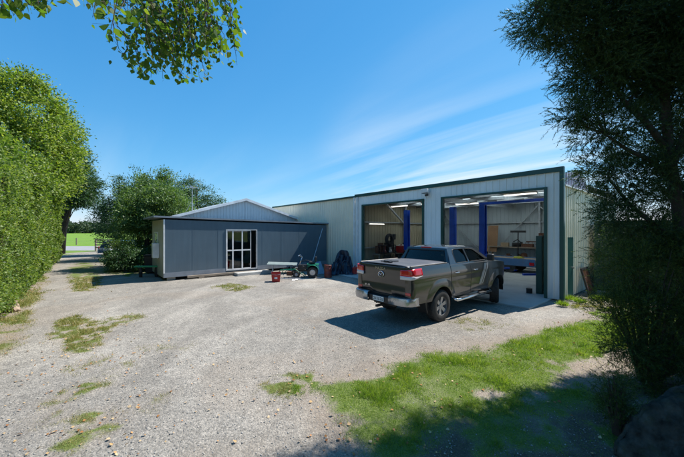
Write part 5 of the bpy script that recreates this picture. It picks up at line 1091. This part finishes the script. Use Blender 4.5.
tree('bushy green tree between the drive conifer and the garage', 'tree', (at(138, 25.5), 25.5, 0), [(0, 0, 0), (.1, 0, 2), (.0, .1, 4.4)], [.2, .15, .06],
     [(0, 0, 3.5, 1.7, 1.6, 2.5), (1.8, 0, 4.0, 1.4, 1.4, 2.5), (3.0, .4, 3.4, 1.3, 1.3, 2.0), (.6, 0, 5.7, .5, .5, 1.3), (2.3, 0, 6.0, .45, .45, 1.2)], 560, 60, .48, .16, .07, M['leaf_mid'], lo=.5, rough=.5)
tree('dark green conifer with drooping tips showing above the garage roof', 'tree', (at(196, 31), 31, 0), [(0, 0, 0), (.1, 0, 3), (.0, .1, 6.8)], [.25, .2, .05],
     [(0, 0, 5.0, 2.2, 1.8, 2.2), (-2.0, 0, 5.4, 1.7, 1.5, 1.9), (1.2, .3, 4.6, 1.4, 1.3, 1.5), (-3.6, .2, 5.2, 1.5, 1.3, 2.2), (-.6, 0, 6.8, .5, .5, 1.2)], 330, 60, .6, .20, .06, M['leaf_dark'], name='conifer_tree', lo=.45, rough=.4, flat=.5)
def bush(name, label, cat, loc, ells, ncl, nlf, cr, ln, wd, mat, **k):
    t = thing(name, label, cat, loc=loc); _, cp = crown('foliage', t, ells, ncl, nlf, cr, ln, wd, mat, **k); m = MB()
    for c in cp[RNG.choice(len(cp), min(16, len(cp)), replace=False)]: m.tube([(c[0] * .1, c[1] * .1, 0), (c[0] * .6, c[1] * .6, c[2] * .6), tuple(c)], [.03, .018, .006], 5, cap=False)
    m.build('stems', M['twig'], t); return t
bush('dark_bush', 'dense dark bush at the drive edge in front of the blue car', 'bush', (at(127, 17.2), 17.2, 0), [(0, 0, .70, 1.0, .8, .72), (.9, .4, .65, .75, .7, .65), (-.6, .5, .5, .6, .6, .5)], 190, 60, .30, .10, .045, M['leaf_dark'], lo=.6)
bush('leafy_bush', 'dark green leafy bush under the pale tree near the cabin corner', 'bush', (at(143, 19.5), 19.5, 0), [(0, 0, .8, 1.1, .8, .85), (-1.6, .6, .8, 1.0, .8, .9)], 170, 60, .32, .12, .055, M['leaf_mid'], lo=.6)
# far side of the property: trees behind the workshop and the far shelter belts
def belt(name, label, x0, x1, y0, h, n, ln, mat, seed):
    rg = np.random.default_rng(seed); ells = []
    x = x0
    while x < x1:
        hh = h * (.65 + .5 * rg.random()); r_ = hh * (.38 + .2 * rg.random()); ells.append((x, y0 + rg.normal() * 6, hh * .52, r_, r_, hh * .52)); x += r_ * 1.1
    cp, dv_ = shell_points(ells, n, .75, rg, .15); cp[:, 2] = np.abs(cp[:, 2]); D = unit(dv_ + rg.normal(size=cp.shape) * .8); Nn = unit(dv_ + rg.normal(size=cp.shape) * .5 + [0, 0, .4])
    o = leaves(name, cp, D, Nn, ln * (.6 + .8 * rg.random(len(cp))), ln * .6, mat); tag(o, label, 'shelter belt', kind='stuff')
belt('shelter_belt', 'distant belt of dull green trees beyond the paddock', -330, 40, 300, 9.5, 42000, 1.5, M['leaf_far'], 5)
belt('far_wood', 'far darker wood on the skyline behind the shelter belt', -520, 200, 520, 19, 30000, 2.6, M['leaf_far'], 8)
# ---------------------------------------------------------------- big dark conifer at the right
def sprays(name, parent, P, Dv, length, nneedle, nl, nw, mat, rng=RNG, spread=.75):
    """each spray: a thin twig carrying short needles in two loose rows"""
    m = len(P); k = np.repeat(np.arange(m), nneedle); u = np.tile(np.linspace(.08, 1, nneedle), m) ** .9; L_ = (length * (.6 + .8 * rng.random(m)))[k]
    Dv = unit(Dv); S = unit(np.cross(Dv, rng.normal(size=(m, 3)))); B = np.cross(Dv, S)
    curve = (-.10 * u ** 2)[:, None] * np.array([0, 0, 1]) * L_[:, None]
    base = P[k] + Dv[k] * (u * L_)[:, None] + curve; a = rng.random(len(k)) * 2 * np.pi
    out = S[k] * np.cos(a)[:, None] + B[k] * np.sin(a)[:, None] * .55; D = unit(Dv[k] * .9 + out * spread + rng.normal(size=(len(k), 3)) * .15)
    l_ = nl * (.6 + .8 * rng.random(len(k))) * (1.15 - .5 * u); Nn = unit(rng.normal(size=(len(k), 3)) + [0, 0, .6]); return blades(name, base, D, Nn, l_, nw, mat, parent)
def blob_sprays(name, parent, blobs, dens, length, nneedle, nl, nw, mat, out=.8, up=.15, rng=RNG, tw=None):
    """blobs: (x, y, z, rx, ry, rz, weight); foliage gathers in tufts inside every blob"""
    PP = []; DD = []; cen = []
    for (x, y, z, rx, ry, rz_, wt) in blobs:
        c = np.array([x, y, z]); nt_ = int(dens * wt * (rx * ry * rz_) ** .5 * 10)
        d = unit(rng.normal(size=(nt_, 3))); r = rng.random((nt_, 1)) ** .45; tc_ = c + d * r * np.array([rx, ry, rz_]); cen.append(tc_)
        k = np.repeat(np.arange(nt_), 9); ax = unit(d[k] * out + rng.normal(size=(len(k), 3)) * .55 + [0, 0, up]); PP.append(tc_[k] + rng.normal(size=(len(k), 3)) * .07); DD.append(ax)
    P = np.concatenate(PP); D = np.concatenate(DD); sprays(name, parent, P, D, length, nneedle, nl, nw, mat, rng); return np.concatenate(cen)
def bp(px, py, Z): return (at(px, Z), Z, CAMH + (231 - py) / F * Z)
BT = Vector((5.55, 4.75, 0)); t = thing('dark_conifer_tree', 'big dark fine leaved conifer with leaning trunk at the right edge over the lawn', 'tree', loc=tuple(BT))
def rel(p): return (p[0] - BT.x, p[1] - BT.y, p[2])
bl = []
for (px, py, Z, rx, ry, rz_, wt) in [(548, 12, 4.3, .38, .5, .30, 1.0), (590, 25, 4.5, .55, .7, .42, 1.3), (640, 30, 4.7, .7, .8, .5, 1.4), (690, 30, 4.8, .8, .9, .6, 1.4), (600, -40, 4.5, .9, .9, .55, .9), (680, -60, 4.7, 1.2, 1.1, .9, .8),
        (598, 72, 4.6, .42, .5, .30, 1.1), (640, 82, 4.8, .55, .6, .36, 1.1), (690, 90, 5.0, .7, .8, .5, 1.0), (580, 112, 4.7, .25, .35, .17, .8), (606, 128, 4.8, .42, .5, .28, .6), (650, 140, 5.2, .5, .6, .35, .5), (700, 150, 5.2, .6, .7, .6, .6),
        (598, 168, 4.9, .24, .35, .30, .55), (628, 180, 5.0, .4, .5, .35, .6), (668, 195, 5.3, .45, .6, .35, .5), (672, 170, 4.6, .4, .25, .35, .45), (720, 200, 5.2, .6, .7, .7, .6), (612, 215, 4.9, .24, .3, .26, .8), (650, 236, 5.0, .45, .5, .30, .9),
        (760, 60, 5.4, 1.4, 1.3, 1.6, .7), (760, -120, 5.4, 1.9, 1.6, 1.5, .6), (800, 180, 5.6, 1.2, 1.2, 1.2, .6)]:
    x, y, z = rel(bp(px, py, Z)); bl.append((x, y, z, rx, ry, rz_, wt))
for x, y, z, rx, ry, rz_, wt in [(.9, .5, 8.6, 1.8, 1.7, 1.3, .45), (.6, -1.2, 7.0, 1.3, 1.2, 1.2, .5), (2.6, -.6, 5.2, 1.4, 1.4, 1.7, .45), (1.8, -1.5, 3.6, 1.2, 1.0, 1.3, .5), (2.8, .8, 3.0, 1.2, 1.1, 1.6, .5)]: bl.append((x, y, z, rx, ry, rz_, wt))
cen = blob_sprays('crown', t, bl, 55, .19, 17, .044, .0100, M['leaf_fine'])
tp = [rel(bp(692, 420, 4.9)), rel(bp(686, 330, 4.9)), rel(bp(682, 260, 4.9)), rel(bp(677, 200, 4.85)), rel(bp(669, 150, 4.8)), rel(bp(664, 90, 4.8)), rel(bp(655, 30, 4.8)), rel(bp(660, -60, 4.9)), rel(bp(670, -170, 5.0))]
tp = [(x, y, max(z, -.15)) if i else (x, y, -.15) for i, (x, y, z) in enumerate(tp)]; tr = [.11, .088, .078, .072, .066, .055, .045, .03, .014]
m = MB(); m.tube(tp, tr, 14)
limbs = [[(669, 152, 4.8), (646, 122, 4.75), (626, 104, 4.7), (612, 84, 4.65), (604, 55, 4.6)], [(674, 180, 4.82), (650, 160, 4.7), (628, 150, 4.6), (606, 135, 4.6)], [(664, 90, 4.8), (640, 60, 4.6), (600, 35, 4.5), (560, 18, 4.35), (535, 10, 4.3)],
         [(680, 250, 4.88), (655, 225, 4.9), (630, 205, 4.95), (608, 178, 4.9)], [(678, 215, 4.86), (700, 170, 5.1), (730, 120, 5.3), (770, 60, 5.4)], [(655, 30, 4.8), (630, 0, 4.6), (610, -40, 4.5)], [(672, 165, 4.8), (690, 120, 4.7), (700, 60, 4.75), (720, 0, 4.8)]]
for lb in limbs:
    P = [rel(bp(*q)) for q in lb]; n_ = len(P); m.tube(P, [.052 * (1 - .75 * i / (n_ - 1)) for i in range(n_)], 8, cap=False)
anc = np.array([rel(bp(*q)) for lb in limbs for q in lb[1:]] + tp[3:])
for c in cen[RNG.choice(len(cen), 420, replace=False)]:
    a_ = anc[np.argmin(np.linalg.norm(anc - c, axis=1))]; a_ = Vector(a_); c = Vector(c); mid = a_.lerp(c, .5) + Vector((0, 0, .06)) + Vector(tuple(RNG.normal(size=3) * .04)); m.tube([a_, mid, c], [.013, .009, .004], 4, cap=False)
m.build('trunk', M['bark'], t, smooth=True)
# dense lower shrubs under it
def shrub(name, label, px, py, Z, blobs, dens, mat, **k):
    b = Vector((at(px, Z), Z, 0)); t = thing(name, label, 'shrub', loc=tuple(b)); bb = []
    for (qx, qy, zz_, rx, ry, rz_, wt) in blobs:
        q = bp(qx, qy, zz_); bb.append((q[0] - b.x, q[1] - b.y, q[2], rx, ry, rz_, wt))
    cen = blob_sprays('foliage', t, bb, dens, k.get('ln', .15), 14, k.get('nl', .036), k.get('nw', .0075), mat, out=.7, up=.35); m = MB()
    for c in cen[RNG.choice(len(cen), min(70, len(cen)), replace=False)]:
        m.tube([(c[0] * .15, c[1] * .15, -.03), (c[0] * .55, c[1] * .55, c[2] * .6), tuple(c)], [.022, .014, .004], 5, cap=False)
    m.build('stems', M['twig'], t); return t
shrub('evergreen_shrub', 'dense dark evergreen shrub filling the space under the big conifer', 645, 385, 4.75,
      [(622, 262, 4.7, .30, .4, .32, 1.2), (655, 262, 4.8, .42, .5, .38, 1.3), (700, 265, 4.9, .5, .6, .5, 1.1), (618, 305, 4.6, .28, .4, .30, 1.2), (650, 305, 4.65, .42, .5, .35, 1.3), (690, 315, 4.7, .45, .5, .45, 1.2), (626, 345, 4.5, .28, .35, .26, 1.1), (662, 352, 4.5, .40, .4, .28, 1.1), (705, 365, 4.5, .45, .5, .4, 1.0), (640, 378, 4.5, .3, .35, .15, .7)], 46, M['leaf_shrub'])
shrub('young_conifer_shrub', 'small upright green conifer shrub on the shaded lawn beside the grey rock', 617, 428, 3.45, [(617, 385, 3.45, .10, .12, .16, 2.0), (614, 402, 3.42, .13, .14, .13, 2.2), (622, 414, 3.42, .11, .12, .10, 2.0)], 46, M['leaf_shrub'], ln=.09, nl=.022, nw=.005)
# unseen conifer added past the right edge to darken the shaded corner
t2 = thing('dark_conifer_tree', 'unseen dark conifer added past the right edge to shade the corner by the rock', 'tree', loc=(8.2, .4, 0))
_, cp2 = crown('crown', t2, [(0, 0, 3.6, 2.6, 3.0, 3.4), (-.6, -1.8, 5.5, 2.4, 2.4, 2.6), (.5, 1.4, 6.6, 2.2, 2.2, 2.6), (-1.2, -3.2, 3.6, 2.0, 2.2, 3.2)], 420, 60, .8, .22, .11, M['leaf_fine'], lo=.5)
trunk(t2, [(0, 0, -.1), (.1, 0, 3), (0, .1, 7)], [.2, .15, .06], cp2, M['bark'])
# rock at the right lower corner
def rock(name, label, loc, pts_fn, seed, sub=5):
    import bmesh
    bm = bmesh.new(); bmesh.ops.create_icosphere(bm, subdivisions=sub, radius=1)
    for v in bm.verts:
        c = v.co.normalized(); r = 1.0
        for i in range(7):                   # broken flat faces
            nv = Vector((math.sin(seed + i * 2.4), math.cos(seed * 1.7 + i * 1.3), math.sin(seed * .6 + i * 4.1) * .8)).normalized(); d = c.dot(nv)
            if d * r > .68: r = .68 / d
        r += .11 * noise.noise(c * 3 + Vector((seed, 0, 0))) + .07 * abs(noise.noise(c * 7)) + .035 * noise.noise(c * 17) + .012 * noise.noise(c * 40) ; v.co = pts_fn(c * r)
    me = bpy.data.meshes.new(name); bm.to_mesh(me); bm.free(); me.materials.append(M['rock']); o = bpy.data.objects.new(name, me); C.objects.link(o); o.location = loc; me.polygons.foreach_set('use_smooth', [True] * len(me.polygons)); me.set_sharp_from_angle(angle=R(38)); return tag(o, label, 'rock')
def slab(name, label, pts, seed, cuts=5, amp=.05):
    import bmesh
    bm = bmesh.new(); c0 = sum((Vector(p) for p in pts), Vector()) / len(pts); c0.z = 0
    for p in pts: bm.verts.new(Vector(p) - c0)
    r_ = bmesh.ops.convex_hull(bm, input=bm.verts); bmesh.ops.delete(bm, geom=[g for g in r_['geom_interior'] if isinstance(g, bmesh.types.BMVert)], context='VERTS')
    bmesh.ops.bevel(bm, geom=bm.edges[:], offset=.03, segments=2, affect='EDGES'); bmesh.ops.triangulate(bm, faces=bm.faces[:])
    for _ in range(cuts):
        le = [e for e in bm.edges if e.calc_length() > .045]
        if not le: break
        bmesh.ops.subdivide_edges(bm, edges=le, cuts=1); bmesh.ops.triangulate(bm, faces=[f for f in bm.faces if len(f.verts) > 3])
    bm.normal_update()
    for v in bm.verts:
        q = v.co + Vector((seed, 0, 0)); v.co += v.normal * (amp * noise.noise(q * 2.6) + amp * .6 * abs(noise.noise(q * 7)) + amp * .3 * noise.noise(q * 19) + amp * .15 * noise.noise(q * 45))
    me = bpy.data.meshes.new(name); bm.to_mesh(me); bm.free(); me.materials.append(M['rock']); me.polygons.foreach_set('use_smooth', [True] * len(me.polygons)); o = bpy.data.objects.new(name, me); C.objects.link(o); o.location = c0; return tag(o, label, 'rock')
slab('large_rock', 'large dark grey rock slab in the shade at the lower right corner', [(2.74, 3.09, -.08), (2.82, 3.14, .12), (3.36, 3.2, .60), (3.8, 3.45, .48), (4.9, 3.3, .64), (4.9, 3.7, .56), (3.02, 2.86, -.1), (4.9, 2.75, -.1), (4.8, 3.1, .50), (3.5, 3.06, .46), (3.6, 3.7, -.1), (4.9, 4.2, -.1)], 3.0)
slab('small_rock', 'smaller shaded rock lying against the front of the large grey slab', [(3.0, 2.5, -.1), (3.1, 2.72, .16), (3.7, 2.75, .30), (4.1, 2.6, .2), (3.9, 2.3, -.1), (3.3, 2.3, .0), (3.4, 2.9, .1)], 8.0, 4, .035)
x0, y0 = gp(7, 313); rs = rock('brown_boulder', 'round brown boulder at the foot of the hedge on the left', (x0, y0 + .15, .12), lambda c: Vector((c.x * .2, c.y * .17, c.z * .19)), 1.1, 4); rs.data.materials[0] = pbr('brown_stone', (.30, .22, .16), .9, var=.3, scale=8)
# ---------------------------------------------------------------- birch whose leaves hang into the top of the view
t = thing('birch_tree', 'birch whose leafy sprays hang into the sky at the top left', 'tree', loc=(-3.4, -.9, 0))
B0 = Vector((-3.4, -.9, 0)); 
def rb_(p): return (p[0] - B0.x, p[1] - B0.y, p[2])
m = MB(); m.tube([(0, 0, -.1), (.08, .05, 1.8), (.0, .1, 3.6), (.15, .2, 5.6), (.2, .2, 8.0)], [.17, .14, .115, .08, .03], 14)
hang = []
def limb(pts, r0):
    P = [Vector(rb_(p)) for p in pts]; m.tube([Vector((.05, .12, pts[0][2] - .5))] + P, [r0 * 1.3] + [r0 * (1 - .85 * i / max(1, len(P) - 1)) for i in range(len(P))], 6, cap=False)
limb([(-2.6, 0.5, 4.8), bp(60, -120, 2.6), bp(130, -70, 2.7), bp(190, -40, 2.75), bp(240, -20, 2.8)], .035)
limb([(-2.4, 0.6, 4.4), bp(-20, -50, 2.1), bp(40, -28, 2.0), bp(95, -18, 1.95)], .02)
TW = []
rg = np.random.default_rng(12)
for (px0, px1, py1lo, py1hi, Z0, n_) in [(138, 182, 45, 82, 2.7, 26), (172, 214, 40, 84, 2.75, 30), (205, 238, 20, 66, 2.8, 20), (148, 200, 15, 60, 2.9, 22), (226, 240, 45, 62, 2.8, 3), (104, 120, 30, 46, 1.75, 2), (84, 118, 2, 24, 1.8, 8), (0, 22, 6, 18, 1.9, 8), (30, 62, 0, 12, 1.9, 8), (10, 55, -6, 8, 1.95, 8), (122, 150, 0, 30, 2.5, 7)]:
    for _ in range(n_):
        x = px0 + (px1 - px0) * rg.random(); y1 = py1lo + (py1hi - py1lo) * rg.random(); Zq = Z0 + rg.normal() * .16
        a_ = Vector(bp(x - 30 + 34 * rg.random(), max(-40, y1 - 30 - 45 * rg.random()), Zq)); b_ = Vector(bp(x, y1, Zq)); md = a_.lerp(b_, .5) + Vector((.05 * rg.normal(), .05 * rg.normal(), .03)); TW.append((a_, md, b_))
PP = []; DD = []; NN_ = []; mt = MB()
for a_, md, b_ in TW:
    pts = [a_, a_.lerp(md, .5), md, md.lerp(b_, .5), b_]; mt.tube([rb_(p) for p in pts], [.0045, .0036, .0026, .0018, .001], 4, cap=False)
    L_ = (b_ - a_).length; k = int(L_ / .027)
    for i in range(k):
        u = (i + rg.random()) / k; p = (a_.lerp(md, u * 2) if u < .5 else md.lerp(b_, u * 2 - 1)); dr = Vector((rg.normal() * .8, rg.normal() * .8, -.75)).normalized(); of = Vector((rg.normal() * .045, rg.normal() * .07, rg.normal() * .03)) * (1.3 - u)
        if i % 3 == 0: mt.tube([rb_(p), tuple(Vector(rb_(p)) + of)], [.0016, .0009], 3, cap=False)
        PP.append(tuple(Vector(rb_(p)) + of + dr * .008)); DD.append(tuple(dr)); q = rg.normal(size=3) + np.array([0, 0, .3]); NN_.append(q)
m.build('trunk', M['birch_bark'], t, smooth=True); mt.build('twigs', M['twig'], t)
PP = np.array(PP); DD = np.array(DD); NN_ = np.array(NN_); n = len(PP); D = unit(DD); S = unit(np.cross(D, NN_)); Q = np.cross(S, D); ln = .052 * (.6 + .6 * rg.random(n))[:, None]
prof = [(0, 0), (.16, .30), (.38, .40), (.68, .24), (1.0, 0), (.68, -.24), (.38, -.40), (.16, -.30)]
V = np.stack([PP + D * ln * a_ + S * ln * b_ + Q * ln * (abs(b_) * .25) for a_, b_ in prof], 1).reshape(-1, 3); npmesh('leaves', V, np.arange(8 * n).reshape(n, 8), M['leaf_birch'], t)
cp_ = crown('upper_crown', t, [(0.1, -.6, 7.2, 1.9, 1.8, 1.8)], 160, 40, .5, .06, .045, M['leaf_birch'])
# ---------------------------------------------------------------- grass, weeds, gravel stones and dry leaves
def scatter(n, near_bias=1.0, ymin=2.2, ymax=16):
    """points seen from around the photograph's viewpoint, denser close by"""
    y = ymin * (ymax / ymin) ** (RNG.random(n) ** near_bias); x = (RNG.random(n) * 2 - 1) * y * 1.25; return x, y
x, y = scatter(1150000, .85, 2.5, 15); g, d = masks(x, y); k = RNG.random(len(x)) < np.clip(g, 0, 1) ** 1.0 * .8; x = x[k]; y = y[k]; gk = g[k]
n = len(x); z = gz(x, y); h = (.018 + .046 * RNG.random(n) ** 3) * (.55 + .7 * gk) * (.75 + 3.2 * np.clip(fbm(x, y, .35, 77) - .48, 0, 1) * 2) * np.clip(y / 5, .8, 2.0)
D = np.stack([RNG.normal(size=n) * .75, RNG.normal(size=n) * .75, np.ones(n)], 1); P = np.stack([x, y, z - .004], 1)
lw = sdf(x, y, LAWN) > -.2; Nr = RNG.normal(size=(n, 3)); wdt_ = np.clip(.0048 * y / 3.5, .0045, .018); h = np.where(lw, h, h * .8)
o = blades('grass', P[lw], D[lw], Nr[lw], h[lw], wdt_[lw], M['grass']); tag(o, 'short patchy green lawn grass', 'grass', kind='stuff')
o = blades('dry_grass', P[~lw], D[~lw], Nr[~lw], h[~lw], wdt_[~lw], M['dry_grass']); tag(o, 'thin dry grass and weeds in the gravel drive', 'grass', kind='stuff'); print('grass', n)
x, y = scatter(42000, .9, 2.2, 8); g, d = masks(x, y); k = RNG.random(len(x)) < (1 - g) * (.25 + .9 * np.clip(fbm(x, y, 1.2, 91) * 2 - .6, 0, 1)); x = x[k]; y = y[k]; n = len(x); z = gz(x, y); r_ = .003 + .010 * RNG.random(n) ** 4
oct_ = np.array([(1, 0, 0), (0, 1, 0), (-1, 0, 0), (0, -1, 0), (0, 0, .8), (0, 0, -.6)], float); a = RNG.random(n) * 6.28; sc_ = .6 + .7 * RNG.random((n, 1, 3)); V = oct_[None] * r_[:, None, None] * sc_
V = np.stack([V[..., 0] * np.cos(a)[:, None] - V[..., 1] * np.sin(a)[:, None], V[..., 0] * np.sin(a)[:, None] + V[..., 1] * np.cos(a)[:, None], V[..., 2]], -1) + np.stack([x, y, z + r_ * .25], 1)[:, None]
Fo = np.array([(0, 1, 4), (1, 2, 4), (2, 3, 4), (3, 0, 4), (1, 0, 5), (2, 1, 5), (3, 2, 5), (0, 3, 5)]); o = npmesh('gravel', V.reshape(-1, 3), (Fo[None] + 6 * np.arange(n)[:, None, None]).reshape(-1, 3), M['pebble']); tag(o, 'loose grey gravel stones on the yard', 'gravel', kind='stuff')
x, y = scatter(3000, .8, 2.6, 13); g, d = masks(x, y); pr_ = np.clip(fbm(x, y, 1.1, 131) * 4 - 1.3, .12, 1) * (.25 + .5 * (sdf(x, y, G([(0, 340), (230, 330), (330, 370), (360, 457), (0, 457)])) > 0) * 1.6 + .6 * g); k = RNG.random(len(x)) < pr_ * np.where(x > 3.5, .3, 1); x = x[k]; y = y[k]; n = len(x); z = gz(x, y)
D = np.stack([RNG.normal(size=n), RNG.normal(size=n), RNG.normal(size=n) * .25], 1); D = unit(D); Nn = unit(np.stack([RNG.normal(size=n) * .45, RNG.normal(size=n) * .45, np.ones(n)], 1)); S = unit(np.cross(D, Nn)); Q = np.cross(S, D); ln = (.020 + .030 * RNG.random(n))[:, None]
V = np.stack([np.stack([x, y, z + .012], 1) + D * ln * a_ + S * ln * b_ + Q * ln * (abs(b_) * .5 + .25 * (a_ - .5) ** 2) for a_, b_ in prof], 1).reshape(-1, 3); o = npmesh('fallen_leaves', V, np.arange(8 * n).reshape(n, 8), M['litter']); tag(o, 'dry brown and orange fallen leaves scattered on gravel and lawn', 'fallen leaves', kind='stuff'); print('leaves', n)
# weeds by the workshop corner
for i, (px, py, r_) in enumerate([(570, 300, .16), (580, 303, .12), (600, 300, .2), (563, 306, .10)]):
    x0, y0 = gp(px, py); lb = ['weed tuft against the green corner flashing of the workshop', 'small weed tuft in front of the framed grating', 'larger weed clump right of the grating by the container', 'tiny weed at the very foot of the workshop corner'][i]
    n = 260; a = RNG.random(n) * 6.28; rr = r_ * RNG.random(n) ** .7; P = np.stack([np.cos(a) * rr, np.sin(a) * rr, np.zeros(n)], 1); D = P * 2.2 / r_ * .25 + RNG.normal(size=(n, 3)) * .25 + [0, 0, .8]
    o = leaves('weed', P, D, RNG.normal(size=(n, 3)), .10 + .12 * RNG.random(n), .014, M['grass']); o.location = (x0, y0, 0); tag(o, lb, 'weed', 'weeds by the workshop corner')
